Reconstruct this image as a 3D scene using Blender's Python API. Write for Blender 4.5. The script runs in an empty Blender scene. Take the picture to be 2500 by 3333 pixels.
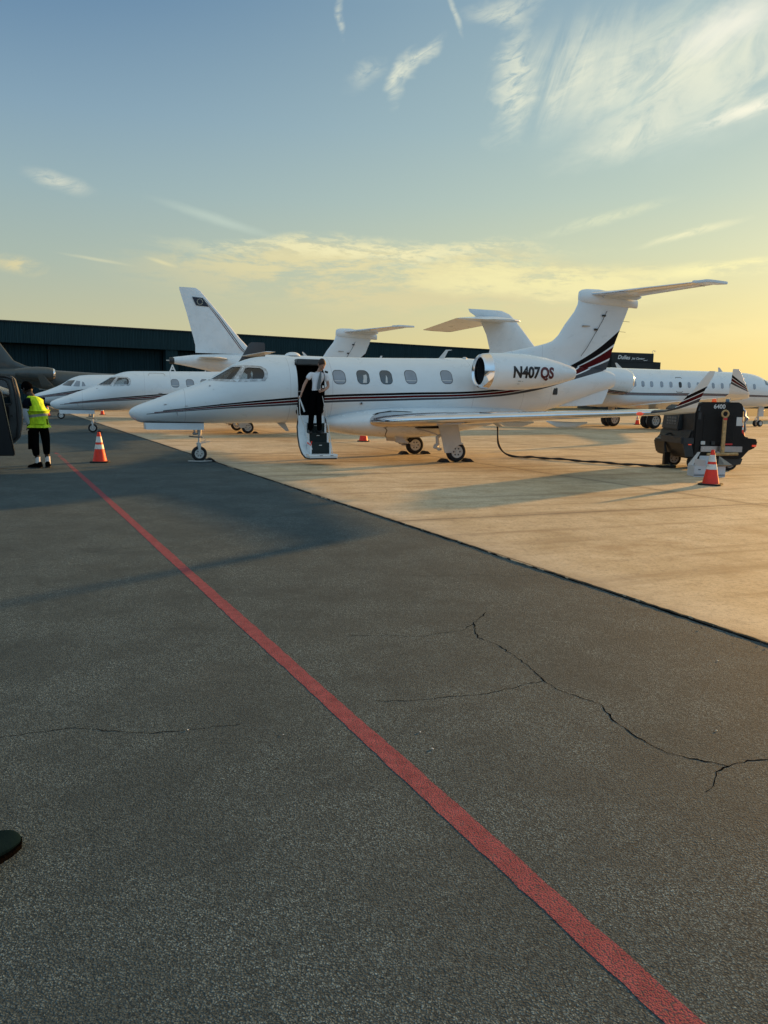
import bpy, bmesh, math, random
import numpy as np
from mathutils import Vector, Matrix
R = math.radians; PI = math.pi
random.seed(7)
scene = bpy.context.scene
col = scene.collection
EXPO = 1.55
K = 1.0 / (2 ** EXPO)

# ------------------------------------------------------------------ camera
cam = bpy.data.cameras.new('camera'); cam_o = bpy.data.objects.new('camera', cam); col.objects.link(cam_o)
cam.sensor_fit = 'HORIZONTAL'; cam.sensor_width = 36.0; cam.lens = 36.0 * 2503 / 2500
cam.clip_end = 4000; cam.clip_start = 0.05
cam_o.location = (0, 0, 1.6)
cam_o.rotation_euler = (Matrix.Rotation(R(90 - 8.45), 4, 'X') @ Matrix.Rotation(R(0.75), 4, 'Z')).to_euler()
scene.camera = cam_o
scene.view_settings.view_transform = 'Standard'; scene.view_settings.look = 'None'
scene.view_settings.exposure = EXPO; scene.view_settings.gamma = 1.0

SUN_AZ, SUN_EL = 45.5, 9.2        # degrees right of the view direction (+Y), above the horizon

# ------------------------------------------------------------------ node helpers
def lin(r, g, b, k=1.0):
    f = lambda c: ((c / 255 + 0.055) / 1.055) ** 2.4 if c > 10 else c / 255 / 12.92
    return (f(r) * k, f(g) * k, f(b) * k, 1)
class NT:
    def __init__(s, tree): s.t = tree; s.n = tree.nodes; s.l = tree.links
    def put(s, sock, v):
        if isinstance(v, bpy.types.NodeSocket): s.l.new(v, sock)
        else: sock.default_value = v
    def m(s, op, a, b=None, c=None, clamp=False):
        n = s.n.new('ShaderNodeMath'); n.operation = op; n.use_clamp = clamp
        s.put(n.inputs[0], a)
        if b is not None: s.put(n.inputs[1], b)
        if c is not None: s.put(n.inputs[2], c)
        return n.outputs[0]
    def mix(s, f, a, b, mode='MIX'):
        n = s.n.new('ShaderNodeMix'); n.data_type = 'RGBA'; n.blend_type = mode
        s.put(n.inputs['Factor'], f); s.put(n.inputs[6], a); s.put(n.inputs[7], b)
        return n.outputs[2]
    def ramp(s, f, pts, ease='LINEAR'):
        n = s.n.new('ShaderNodeValToRGB'); e = n.color_ramp.elements; n.color_ramp.interpolation = ease
        while len(e) < len(pts): e.new(0.5)
        for i, (p, c) in enumerate(pts):
            e[i].position = p; e[i].color = c if len(c) == 4 else (c[0], c[1], c[2], 1)
        s.put(n.inputs[0], f); return n.outputs[0]
    def sstep(s, v, a, b):
        n = s.n.new('ShaderNodeMapRange'); n.interpolation_type = 'SMOOTHSTEP'
        s.put(n.inputs[0], v); n.inputs[1].default_value = a; n.inputs[2].default_value = b
        n.inputs[3].default_value = 0; n.inputs[4].default_value = 1
        return n.outputs[0]
    def comb(s, x, y, z):
        n = s.n.new('ShaderNodeCombineXYZ'); s.put(n.inputs[0], x); s.put(n.inputs[1], y); s.put(n.inputs[2], z); return n.outputs[0]
    def sep(s, v):
        n = s.n.new('ShaderNodeSeparateXYZ'); s.l.new(v, n.inputs[0]); return n.outputs
    def noise(s, vec, scale, detail=4, rough=0.55, dist=0.0):
        n = s.n.new('ShaderNodeTexNoise'); s.l.new(vec, n.inputs['Vector'])
        n.inputs['Scale'].default_value = scale; n.inputs['Detail'].default_value = detail
        n.inputs['Roughness'].default_value = rough; n.inputs['Distortion'].default_value = dist
        return n.outputs[0]
    def voro(s, vec, scale, feature='F1'):
        n = s.n.new('ShaderNodeTexVoronoi'); s.l.new(vec, n.inputs['Vector']); n.feature = feature
        n.inputs['Scale'].default_value = scale; return n
    def mapping(s, vec, loc=(0, 0, 0), rot=(0, 0, 0), scale=(1, 1, 1)):
        n = s.n.new('ShaderNodeMapping'); s.l.new(vec, n.inputs[0])
        n.inputs[1].default_value = loc; n.inputs[2].default_value = rot; n.inputs[3].default_value = scale
        return n.outputs[0]

# ------------------------------------------------------------------ world
w = bpy.data.worlds.new('World'); scene.world = w; w.use_nodes = True
T = NT(w.node_tree); T.n.clear()
tc = T.n.new('ShaderNodeTexCoord').outputs['Generated']
dx, dy, dz = T.sep(tc)
DEG = 180 / PI
el = T.m('MULTIPLY', T.m('ARCSINE', dz), DEG)
az = T.m('MULTIPLY', T.m('ARCTAN2', dx, dy), DEG)
e01 = T.m('DIVIDE', el, 90.0, clamp=True)
def er(lst): return [(a / 90.0, lin(*c, k=K)) for a, c in lst]
rl = T.ramp(e01, er([(0, (208, 199, 152)), (4, (193, 192, 158)), (9, (169, 185, 174)), (13.5, (151, 176, 182)), (18, (132, 162, 182)), (25, (95, 132, 167)), (38, (150, 164, 170)), (60, (200, 190, 166)), (90, (198, 192, 172))]))
rr_ = T.ramp(e01, er([(0, (241, 214, 138)), (3, (240, 218, 146)), (6.5, (229, 220, 162)), (10, (210, 216, 180)), (13.5, (190, 207, 190)), (18, (172, 196, 193)), (26, (152, 180, 190)), (45, (205, 196, 168)), (65, (206, 195, 166)), (90, (198, 192, 172))]))
rb = T.ramp(e01, er([(0, (130, 150, 168)), (8, (155, 193, 222)), (25, (165, 206, 236)), (55, (178, 196, 205)), (90, (198, 192, 172))]))
fr = T.sstep(az, -32, 32)
base = T.mix(fr, rl, rr_)
aabs = T.m('ABSOLUTE', az)
back = T.sstep(aabs, 42, 95)
base = T.mix(back, base, rb)
# glow around the sun
da = T.m('DIVIDE', T.m('SUBTRACT', az, SUN_AZ), 14.0); de = T.m('DIVIDE', T.m('SUBTRACT', el, SUN_EL), 9.0)
glow = T.m('EXPONENT', T.m('MULTIPLY', T.m('ADD', T.m('MULTIPLY', da, da), T.m('MULTIPLY', de, de)), -1.0))
base = T.mix(1.0, base, T.mix(glow, (0, 0, 0, 1), (0.30 * K, 0.22 * K, 0.12 * K, 1)), 'ADD')
# clouds, laid out by direction in the sky
wob = T.noise(T.comb(T.m('MULTIPLY', az, 0.16), T.m('MULTIPLY', el, 0.3), 3.3), 1.0, 4, 0.6)
wob2 = T.noise(T.comb(T.m('MULTIPLY', az, 0.16), T.m('MULTIPLY', el, 0.3), 9.3), 1.0, 4, 0.6)
def ell(a0, e0, ra, re_, rot=0.0, soft=0.0, wobble=1.0):
    a = T.m('ADD', T.m('SUBTRACT', az, a0), T.m('MULTIPLY', T.m('SUBTRACT', wob, 0.5), 5.0 * wobble))
    e = T.m('ADD', T.m('SUBTRACT', el, e0), T.m('MULTIPLY', T.m('SUBTRACT', wob2, 0.5), 2.6 * wobble))
    c, s = math.cos(R(rot)), math.sin(R(rot))
    u = T.m('ADD', T.m('MULTIPLY', a, c / ra), T.m('MULTIPLY', e, s / ra))
    v = T.m('ADD', T.m('MULTIPLY', a, -s / re_), T.m('MULTIPLY', e, c / re_))
    d = T.m('SQRT', T.m('ADD', T.m('MULTIPLY', u, u), T.m('MULTIPLY', v, v)))
    return T.sstep(d, 1.0, soft)
def cn(rot, fu, fv, seed, lo, hi, detail=6, rough=0.6, dist=0.6):
    c, s = math.cos(R(rot)), math.sin(R(rot))
    u = T.m('ADD', T.m('MULTIPLY', az, c * fu), T.m('MULTIPLY', el, s * fu))
    v = T.m('ADD', T.m('MULTIPLY', az, -s * fv), T.m('MULTIPLY', el, c * fv))
    return T.sstep(T.noise(T.comb(u, v, seed), 1.0, detail, rough, dist), lo, hi)
layers = []
def mul(*a):
    r = a[0]
    for x in a[1:]: r = T.m('MULTIPLY', r, x)
    return r
n_c1 = cn(66, 0.12, 0.55, 1.7, 0.36, 0.60, 10, 0.62, 0.5)
n_c2 = cn(27, 0.15, 0.46, 5.1, 0.36, 0.62, 10, 0.62, 0.9)
n_c3 = cn(0, 0.20, 0.85, 8.4, 0.36, 0.56, 10, 0.70, 0.3)
n_c4 = cn(-4, 0.45, 1.9, 4.4, 0.42, 0.58, 10, 0.72, 0.2)
n_big = cn(35, 0.16, 0.3, 6.2, 0.30, 0.62, 4, 0.5, 0.0)
n_f = cn(20, 0.5, 1.6, 2.4, 0.28, 0.62, 7, 0.68, 0.9)
cir = (236, 238, 214); yel = (243, 234, 176); tan_ = (214, 203, 160)
layers += [(mul(ell(20, 20.3, 14, 6.0, 8), n_big, 0.80), (203, 218, 206)), (mul(ell(21, 20.5, 12, 5.2, 8), n_c2, 0.85), cir), (mul(ell(13, 20.8, 8, 4.2, 10), n_c1, 0.6), cir),
           (mul(ell(8.8, 20.8, 1.9, 4.8, -12, wobble=1.3), n_f, 0.8), cir), (mul(ell(12.3, 20.5, 1.5, 4.0, -30, wobble=1.3), n_f, 0.55), cir), (mul(ell(15.2, 20.0, 1.3, 4.2, -38, wobble=1.3), n_f, 0.55), cir), (mul(ell(22.5, 22.4, 5, 1.8, 15), 0.75), (250, 248, 230)),
           (mul(ell(0.9, 21.0, 0.9, 2.4, -28, wobble=.7), n_f, 0.9), cir), (mul(ell(2.3, 21.9, 0.7, 2.3, -42, wobble=.7), n_f, 0.85), cir), (mul(ell(-1.5, 21.0, 2.2, 1.0, 20, wobble=.9), n_f, 0.35), cir), (mul(ell(8, 24.6, 4, 1.0, 5), n_f, 0.6), cir),
           (mul(ell(23.8, 18.0, 5, 0.7, 16, wobble=.3), n_f, 0.95), (250, 248, 225)),
           (mul(ell(16, 17.0, 6, 1.6, 18), n_c2, 0.7), cir),
           (mul(ell(-22.2, 13.5, 2.9, 0.75, -10, wobble=.35), n_f, 0.8), (222, 224, 205)),
           (mul(ell(-12.0, 12.0, 5.6, 0.45, -14, wobble=.25), 0.45), (205, 220, 205)),
           (mul(ell(-3.5, 24.3, 0.35, 1.6, 5, wobble=.3), n_f, 0.5), cir), (mul(ell(4.4, 24.5, 0.3, 1.8, 25, wobble=.2), n_f, 0.5), cir),
           (mul(ell(15.0, 12.2, 6.0, 0.5, 13, wobble=.3), n_f, 0.7), (228, 232, 196)), (mul(ell(20.5, 11.0, 4.5, 0.4, 12, wobble=.3), n_f, 0.9), (240, 238, 196)),
           (mul(ell(-25.2, 8.2, 2.6, 0.8, -3, wobble=.4), n_f, 0.85), (226, 214, 165)), (mul(ell(-20, 8.9, 3.0, 0.16, -6, wobble=.1), 0.5), (225, 222, 185)),
           (mul(ell(-15.8, 9.0, 1.5, 0.2, -14, wobble=.1), 0.7), (232, 226, 180)),
           (mul(ell(2, 8.0, 25, 2.9, -2, 0.35, .8), n_c3, 0.75), (222, 210, 162)),
           (mul(ell(-1, 9.3, 18, 2.0, 0, 0.2, .9), n_c3, 0.9), (228, 218, 168)), (mul(ell(-1, 10.3, 18, 1.1, 0, 0.1, .8), n_c4, 0.95), (244, 236, 186)), (mul(ell(12, 8.4, 14, 1.6, -3, 0.1, .7), n_c4, 0.8), (250, 240, 176)),
           (mul(ell(11, 8.1, 14, 1.6, -4, 0.2, .9), n_c3, 0.9), yel),
           (mul(ell(24, 8.7, 9, 0.8, 3, 0.2, .5), n_c3, 0.9), (250, 242, 180)),
           (mul(ell(18, 4.5, 14, 1.3, 3, 0.2, .6), n_c3, 0.35), (248, 232, 165))]
sky = base
for f, c in layers: sky = T.mix(f, sky, lin(*c, k=K))
nis = T.n.new('ShaderNodeTexSky'); nis.sky_type = 'NISHITA'; nis.sun_disc = False
nis.sun_elevation = R(SUN_EL); nis.sun_rotation = R(SUN_AZ); nis.dust_density = 2.0
bgA = T.n.new('ShaderNodeBackground'); T.l.new(nis.outputs[0], bgA.inputs[0]); bgA.inputs[1].default_value = 0.05
bgB = T.n.new('ShaderNodeBackground'); T.l.new(sky, bgB.inputs[0]); bgB.inputs[1].default_value = 1.0
mxs = T.n.new('ShaderNodeMixShader'); mxs.inputs[0].default_value = 0.95
T.l.new(bgA.outputs[0], mxs.inputs[1]); T.l.new(bgB.outputs[0], mxs.inputs[2])
ow = T.n.new('ShaderNodeOutputWorld'); T.l.new(mxs.outputs[0], ow.inputs[0])

# ------------------------------------------------------------------ sun
sl = bpy.data.lights.new('sun', 'SUN'); sl.energy = 2.75; sl.angle = R(1.2); sl.color = (1.0, 0.52, 0.14)
so = bpy.data.objects.new('sun', sl); col.objects.link(so)
sd = Vector((math.sin(R(SUN_AZ)) * math.cos(R(SUN_EL)), math.cos(R(SUN_AZ)) * math.cos(R(SUN_EL)), math.sin(R(SUN_EL))))
so.rotation_euler = sd.to_track_quat('Z', 'Y').to_euler(); so.location = (60, 60, 40)

# ------------------------------------------------------------------ materials
def mat(name, c, rough=0.5, metal=0.0, coat=0.0, spec=0.5, var=0.06, vscale=3.0, bump=0.0, bscale=60.0, emis=None, estr=0.0):
    m = bpy.data.materials.new(name); m.use_nodes = True; N = NT(m.node_tree); N.n.clear()
    b = N.n.new('ShaderNodeBsdfPrincipled'); o = N.n.new('ShaderNodeOutputMaterial'); N.l.new(b.outputs[0], o.inputs[0])
    tcn = N.n.new('ShaderNodeTexCoord').outputs['Object']
    no = N.noise(tcn, vscale, 5, 0.6)
    c4 = (c[0], c[1], c[2], 1)
    lo = tuple(x * (1 - var * 2) for x in c) + (1,); hi = tuple(min(1, x * (1 + var)) for x in c) + (1,)
    N.l.new(N.ramp(no, [(0.3, lo), (0.7, hi)]), b.inputs['Base Color'])
    rv = N.m('ADD', N.m('MULTIPLY', N.m('SUBTRACT', no, 0.5), 0.25 * rough + 0.05), rough, clamp=True)
    N.l.new(rv, b.inputs['Roughness'])
    b.inputs['Metallic'].default_value = metal; b.inputs['Coat Weight'].default_value = coat
    b.inputs['Coat Roughness'].default_value = 0.06; b.inputs['Specular IOR Level'].default_value = spec
    if bump:
        bn = N.n.new('ShaderNodeBump'); bn.inputs['Strength'].default_value = bump; bn.inputs['Distance'].default_value = 0.01
        N.l.new(N.noise(tcn, bscale, 3), bn.inputs['Height']); N.l.new(bn.outputs[0], b.inputs['Normal'])
    if emis:
        b.inputs['Emission Color'].default_value = (*emis, 1); b.inputs['Emission Strength'].default_value = estr
    return m
BLK = (0.008, 0.007, 0.008, 1); MAR = (0.085, 0.006, 0.008, 1); GRY = (0.07, 0.075, 0.085, 1)
def paint(name, top, bot, x0, x1, cuts=(-9, -9, -9), seams=(), white=(0.735, 0.785, 0.81), xmax=99):
    """white gloss paint with three cheat-line stripes between the curves top(x) and bot(x) in the jet's own metres"""
    m = bpy.data.materials.new(name); m.use_nodes = True; N = NT(m.node_tree); N.n.clear()
    b = N.n.new('ShaderNodeBsdfPrincipled'); o = N.n.new('ShaderNodeOutputMaterial'); N.l.new(b.outputs[0], o.inputs[0])
    tcn = N.n.new('ShaderNodeTexCoord').outputs['Object']; x, y, z = N.sep(tcn)
    xn = N.m('DIVIDE', N.m('SUBTRACT', x, x0), x1 - x0, clamp=True)
    def curve(pts):
        n = N.n.new('ShaderNodeFloatCurve'); cv = n.mapping.curves[0]
        P = [((a - x0) / (x1 - x0), c / 10.0) for a, c in pts]
        while len(cv.points) < len(P): cv.points.new(0.5, 0.5)
        for i, p in enumerate(P): cv.points[i].location = p; cv.points[i].handle_type = 'AUTO'
        n.mapping.update(); N.l.new(xn, n.inputs['Value']); return N.m('MULTIPLY', n.outputs[0], 10.0)
    zt, zb = curve(top), curve(bot)
    t = N.m('DIVIDE', N.m('SUBTRACT', zt, z), N.m('SUBTRACT', zt, zb))
    no = N.noise(N.mapping(tcn, scale=(1, 1, 2.2)), 1.6, 6, 0.6)
    wcol = N.ramp(no, [(0.25, tuple(v * 0.93 for v in white)), (0.7, white)])
    dirt = N.sstep(N.noise(N.mapping(tcn, scale=(0.6, 3, 6)), 3.0, 6, 0.7), 0.55, 0.85)
    wcol = N.mix(N.m('MULTIPLY', dirt, 0.10), wcol, (0.42, 0.38, 0.33, 1))
    for sx in seams:
        ln = N.m('LESS_THAN', N.m('ABSOLUTE', N.m('SUBTRACT', x, sx)), 0.006)
        wcol = N.mix(N.m('MULTIPLY', ln, 0.35), wcol, (0.2, 0.2, 0.22, 1))
    c = wcol; mask = None
    for (a, bb, cc, cut) in ((0.0, 0.29, BLK, cuts[0]), (0.36, 0.66, MAR, cuts[1]), (0.73, 1.0, GRY, cuts[2])):
        f = mulN(N, N.m('GREATER_THAN', t, a), N.m('LESS_THAN', t, bb), N.m('GREATER_THAN', x, cut), N.m('LESS_THAN', x, xmax))
        c = N.mix(f, c, cc); mask = f if mask is None else N.m('MAXIMUM', mask, f)
    N.l.new(c, b.inputs['Base Color'])
    N.l.new(N.m('ADD', N.m('MULTIPLY', no, 0.14), 0.22), b.inputs['Roughness'])
    N.l.new(N.m('MULTIPLY', N.m('SUBTRACT', 1.0, mask), 0.35), b.inputs['Coat Weight']); N.l.new(N.m('MULTIPLY', N.m('SUBTRACT', 1.0, N.m('MULTIPLY', mask, 0.9)), 0.5), b.inputs['Specular IOR Level']); b.inputs['Coat Roughness'].default_value = 0.09
    bn = N.n.new('ShaderNodeBump'); bn.inputs['Strength'].default_value = 0.12; bn.inputs['Distance'].default_value = 0.02
    N.l.new(N.noise(tcn, 2.2, 2), bn.inputs['Height']); N.l.new(bn.outputs[0], b.inputs['Normal'])
    return m
def mulN(N, *a):
    r = a[0]
    for x in a[1:]: r = N.m('MULTIPLY', r, x)
    return r
M = dict(
    white=mat('white_paint', (0.735, 0.785, 0.81), 0.28, coat=0.6, var=0.03, vscale=1.5, bump=0.05, bscale=3),
    cream=mat('cream_paint', (0.62, 0.60, 0.56), 0.4, var=0.05),
    chrome=mat('polished_metal', (0.80, 0.80, 0.82), 0.10, metal=1.0, var=0.05, bump=0.08, bscale=6),
    steel=mat('brushed_steel', (0.45, 0.45, 0.46), 0.35, metal=1.0, var=0.1),
    frame=mat('window_frame_metal', (0.50, 0.52, 0.54), 0.42, metal=0.55, var=0.25, vscale=14),
    rubber=mat('rubber', (0.012, 0.012, 0.013), 0.75, var=0.15, bump=0.2),
    tire=mat('tire_rubber', (0.016, 0.016, 0.017), 0.8, var=0.2, bump=0.3, bscale=90),
    seal=mat('black_seal', (0.01, 0.01, 0.01), 0.5),
    dark=mat('dark_cavity', (0.012, 0.011, 0.010), 0.8),
    black=mat('black_paint', (0.010, 0.010, 0.011), 0.35, var=0.1),
    gpu=mat('black_cart_paint', (0.006, 0.0055, 0.0055), 0.42, var=0.35, vscale=6, spec=0.3),
    gpug=mat('dark_grey_panel', (0.022, 0.025, 0.027), 0.5, var=0.15, vscale=5),
    step=mat('dark_green_carpet', (0.010, 0.018, 0.018), 0.9, bump=0.3, bscale=200),
    shade=mat('window_shade', (0.27, 0.30, 0.34), 0.18, var=0.08, coat=0.8),
    glass=mat('dark_window_glass', (0.03, 0.04, 0.05), 0.05, coat=1.0, spec=0.8, var=0.2),
    orange=mat('orange_plastic', (0.80, 0.032, 0.010), 0.55, var=0.08, vscale=8),
    refl=mat('reflective_white', (0.72, 0.70, 0.66), 0.45, var=0.12, vscale=20),
    red=mat('red_plastic', (0.55, 0.03, 0.03), 0.35),
    redlens=mat('red_lens', (0.5, 0.04, 0.03), 0.2, emis=(1, .12, .05), estr=0.12),
    amber=mat('amber_beacon', (0.8, 0.12, 0.01), 0.25, emis=(1, 0.10, 0.02), estr=0.08),
    bluel=mat('blue_beacon', (0.03, 0.08, 0.13), 0.15, coat=1),
    yellow=mat('tan_yellow_steel', (0.48, 0.31, 0.13), 0.55, var=0.25, vscale=12),
    card=mat('white_cardboard', (0.55, 0.57, 0.60), 0.85, var=0.06), cardin=mat('grey_cardboard', (0.30, 0.27, 0.23), 0.9),
    skin=mat('skin_light', (0.40, 0.22, 0.15), 0.5), skind=mat('skin_dark', (0.035, 0.018, 0.012), 0.6),
    hair=mat('brown_hair', (0.035, 0.016, 0.008), 0.7, bump=.5), hairk=mat('black_hair', (0.003, 0.0028, 0.0028), 0.95, spec=0.0, bump=.5),
    shirt=mat('white_shirt', (0.75, 0.76, 0.80), 0.8, bump=0.4, bscale=25), tie=mat('grey_tie', (0.12, 0.15, 0.17), 0.6),
    trouser=mat('black_trousers', (0.0025, 0.0025, 0.003), 0.95, spec=0.0, bump=.5, bscale=20), shoe=mat('black_leather', (0.010, 0.012, 0.014), 0.35),
    shorts=mat('black_cargo_cloth', (0.004, 0.0038, 0.0038), 0.95, spec=0.0, bump=.6, bscale=18), tee=mat('navy_shirt', (0.006, 0.009, 0.015), 0.95, spec=0.0),
    sock=mat('white_sock', (0.75, 0.74, 0.72), 0.9), sleeve=mat('grey_white_sleeve', (0.40, 0.45, 0.50), 0.8),
    grayjet=mat('grey_jet_paint', (0.055, 0.072, 0.074), 0.45, coat=0.2, var=0.08),
    brown=mat('brown_leather', (0.06, 0.035, 0.02), 0.6), carpaint=mat('black_car_paint', (0.006, 0.0065, 0.0075), 0.4, coat=0.15, spec=0.3),
    trim=mat('door_trim', (0.065, 0.072, 0.073), 0.5, var=0.2), sign=mat('sign_white', (0.8, 0.8, 0.78), 0.5, emis=(1, 1, .95), estr=0.015),
    regblk=mat('registration_black', BLK[:3], 0.4), regred=mat('registration_red', (0.09, 0.006, 0.008), 0.4),
    flag=mat('flag_blue', (0.006, 0.012, 0.028), 0.4), star=mat('flag_star', (0.75, 0.75, 0.6), 0.5),
    towr=mat('dark_tower_cladding', (0.022, 0.024, 0.022), 0.7, var=0.1), decal=mat('worn_decal', (0.16, 0.17, 0.17), 0.6, var=0.3, vscale=20), nubuck=mat('navy_nubuck', (0.004, 0.011, 0.017), 0.8, spec=0.0, bump=.3), darkfin=mat('dark_fin_paint', (0.030, 0.026, 0.026), 0.3, coat=0.3), pale=mat('pale_plastic', (0.6, 0.6, 0.58), 0.5),
)
def vestmat():
    m = bpy.data.materials.new('hi_vis_vest'); m.use_nodes = True; N = NT(m.node_tree); b = N.n['Principled BSDF']
    tcn = N.n.new('ShaderNodeTexCoord').outputs['Object']; x, y, z = N.sep(tcn)
    zz = N.m('ADD', z, N.m('MULTIPLY', x, -0.12))
    band = N.m('LESS_THAN', N.m('ABSOLUTE', N.m('SUBTRACT', zz, 1.12)), 0.028)
    n = N.noise(N.mapping(tcn, scale=(1.6, 1.6, 0.6)), 9, 4, 0.6)
    c = N.ramp(n, [(0.35, (0.33, 0.55, 0.004)), (0.62, (0.66, 0.95, 0.012))])
    c = N.mix(band, c, (0.33, 0.33, 0.32, 1)); N.l.new(c, b.inputs['Base Color']); b.inputs['Roughness'].default_value = 0.75
    bn = N.n.new('ShaderNodeBump'); bn.inputs['Strength'].default_value = 0.8; bn.inputs['Distance'].default_value = 0.03
    N.l.new(n, bn.inputs['Height']); N.l.new(bn.outputs[0], b.inputs['Normal']); return m
M['vest'] = vestmat()
def glassmat():
    m = bpy.data.materials.new('clear_tinted_glass'); m.use_nodes = True; N = NT(m.node_tree); N.n.clear()
    o = N.n.new('ShaderNodeOutputMaterial'); t = N.n.new('ShaderNodeBsdfTransparent'); t.inputs[0].default_value = (.55, .6, .62, 1)
    g = N.n.new('ShaderNodeBsdfGlossy'); g.inputs[1].default_value = 0.03
    f = N.n.new('ShaderNodeFresnel'); f.inputs[0].default_value = 1.5
    mx = N.n.new('ShaderNodeMixShader'); N.l.new(N.m('ADD', N.m('MULTIPLY', f.outputs[0], 0.8), 0.05, clamp=True), mx.inputs[0])
    N.l.new(t.outputs[0], mx.inputs[1]); N.l.new(g.outputs[0], mx.inputs[2]); N.l.new(mx.outputs[0], o.inputs[0]); return m
M['clear'] = glassmat()
def wallmat(name, c, rib=2.4):
    m = bpy.data.materials.new(name); m.use_nodes = True; N = NT(m.node_tree); b = N.n['Principled BSDF']
    tcn = N.n.new('ShaderNodeTexCoord').outputs['Object']; x, y, z = N.sep(tcn)
    wv = N.m('PINGPONG', N.m('MULTIPLY', x, rib), 0.5)
    n = N.noise(N.mapping(tcn, scale=(1.2, 1, 0.05)), 3, 5, 0.7)
    bn = N.n.new('ShaderNodeBump'); bn.inputs['Strength'].default_value = 1.0; bn.inputs['Distance'].default_value = 0.12
    N.l.new(N.sstep(wv, 0.12, 0.3), bn.inputs['Height']); N.l.new(bn.outputs[0], b.inputs['Normal'])
    lo = tuple(v * 0.7 for v in c); N.l.new(N.ramp(n, [(0.3, lo), (0.75, c)]), b.inputs['Base Color'])
    b.inputs['Roughness'].default_value = 0.7; b.inputs['Specular IOR Level'].default_value = 0.0; return m

# ------------------------------------------------------------------ mesh helpers
class MB:
    def __init__(s): s.v = []; s.f = []; s.m = []; s.mi = 0
    def add(s, vs, fs):
        o = len(s.v); s.v += [tuple(v) for v in vs]
        for f in fs: s.f.append(tuple(i + o for i in f)); s.m.append(s.mi)
        return s
    def box(s, c, d, rot=None, taper=(1, 1)):
        hx, hy, hz = d[0] / 2, d[1] / 2, d[2] / 2
        vs = []
        for z in (-1, 1):
            tx, ty = (1, 1) if z < 0 else taper
            for x, y in ((-1, -1), (1, -1), (1, 1), (-1, 1)): vs.append(Vector((x * hx * tx, y * hy * ty, z * hz)))
        if rot: vs = [rot @ v for v in vs]
        return s.add([v + Vector(c) for v in vs], [(0, 3, 2, 1), (4, 5, 6, 7), (0, 1, 5, 4), (1, 2, 6, 5), (2, 3, 7, 6), (3, 0, 4, 7)])
    def tube(s, p0, p1, r0, r1=None, n=12):
        r1 = r0 if r1 is None else r1
        return s.path([p0, p1], [r0, r1], n)
    def path(s, pts, r, n=8):
        pts = [Vector(p) for p in pts]; rs = r if isinstance(r, (list, tuple)) else [r] * len(pts)
        rings = []; up = None
        for i, p in enumerate(pts):
            d = (pts[min(i + 1, len(pts) - 1)] - pts[max(i - 1, 0)]).normalized()
            if up is None: up = Vector((0, 0, 1)) if abs(d.z) < 0.9 else Vector((1, 0, 0))
            a = d.cross(up).normalized(); b = a.cross(d).normalized(); up = b
            rings.append([p + (a * math.cos(2 * PI * k / n) + b * math.sin(2 * PI * k / n)) * rs[i] for k in range(n)])
        return s.loft(rings)
    def loft(s, rings, cap=True):
        n = len(rings[0]); vs = [v for r in rings for v in r]; fs = []
        for i in range(len(rings) - 1):
            for k in range(n):
                k2 = (k + 1) % n; fs.append((i * n + k, i * n + k2, (i + 1) * n + k2, (i + 1) * n + k))
        if cap: fs.append(tuple(range(n))[::-1]); fs.append(tuple((len(rings) - 1) * n + k for k in range(n)))
        return s.add(vs, fs)
    def prism(s, poly, a, b, axis='y'):
        n = len(poly)
        def P(u, v, t): return {'y': (u, t, v), 'x': (t, u, v), 'z': (u, v, t)}[axis]
        vs = [P(u, v, a) for u, v in poly] + [P(u, v, b) for u, v in poly]
        return s.add(vs, [tuple(range(n)), tuple(range(2 * n - 1, n - 1, -1))] + [(i, i + n, (i + 1) % n + n, (i + 1) % n) for i in range(n)])
    def lathe(s, prof, n=24, c=(0, 0, 0), axis='z', cap=True):
        rings = []
        for r, h in prof:
            ring = []
            for k in range(n):
                a = 2 * PI * k / n; u, v = r * math.cos(a), r * math.sin(a)
                p = {'z': (u, v, h), 'x': (h, u, v), 'y': (u, h, v)}[axis]
                ring.append((p[0] + c[0], p[1] + c[1], p[2] + c[2]))
            rings.append(ring)
        return s.loft(rings, cap)
    def ball(s, c, r, n=16, m=10):
        r = r if isinstance(r, (tuple, list)) else (r, r, r); rings = []
        for j in range(m + 1):
            t = PI * (j + 0.001) / (m + 0.002)
            rings.append([(c[0] + r[0] * math.sin(t) * math.cos(2 * PI * k / n), c[1] + r[1] * math.sin(t) * math.sin(2 * PI * k / n), c[2] - r[2] * math.cos(t)) for k in range(n)])
        return s.loft(rings)
    def build(s, name, mats, parent=None, smooth=True, bevel=0.0, ang=38, recalc=True):
        me = bpy.data.meshes.new(name); me.from_pydata(s.v, [], s.f)
        mats = mats if isinstance(mats, list) else [mats]
        for m in mats: me.materials.append(M[m] if isinstance(m, str) else m)
        for p, mi in zip(me.polygons, s.m): p.material_index = mi
        bm = bmesh.new(); bm.from_mesh(me)
        if recalc: bmesh.ops.recalc_face_normals(bm, faces=bm.faces)
        if bevel:
            ed = [e for e in bm.edges if len(e.link_faces) == 2 and e.calc_face_angle(0) > R(30)]
            bmesh.ops.bevel(bm, geom=ed, offset=bevel, segments=2, affect='EDGES', clamp_overlap=True)
        bm.to_mesh(me); bm.free()
        if smooth: me.shade_smooth(); me.set_sharp_from_angle(angle=R(ang))
        o = bpy.data.objects.new(name, me); col.objects.link(o); o.parent = parent
        return o
def tag(o, label=None, cat=None, group=None, kind=None):
    if label: o['label'] = label
    if cat: o['category'] = cat
    if group: o['group'] = group
    if kind: o['kind'] = kind
    return o
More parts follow.
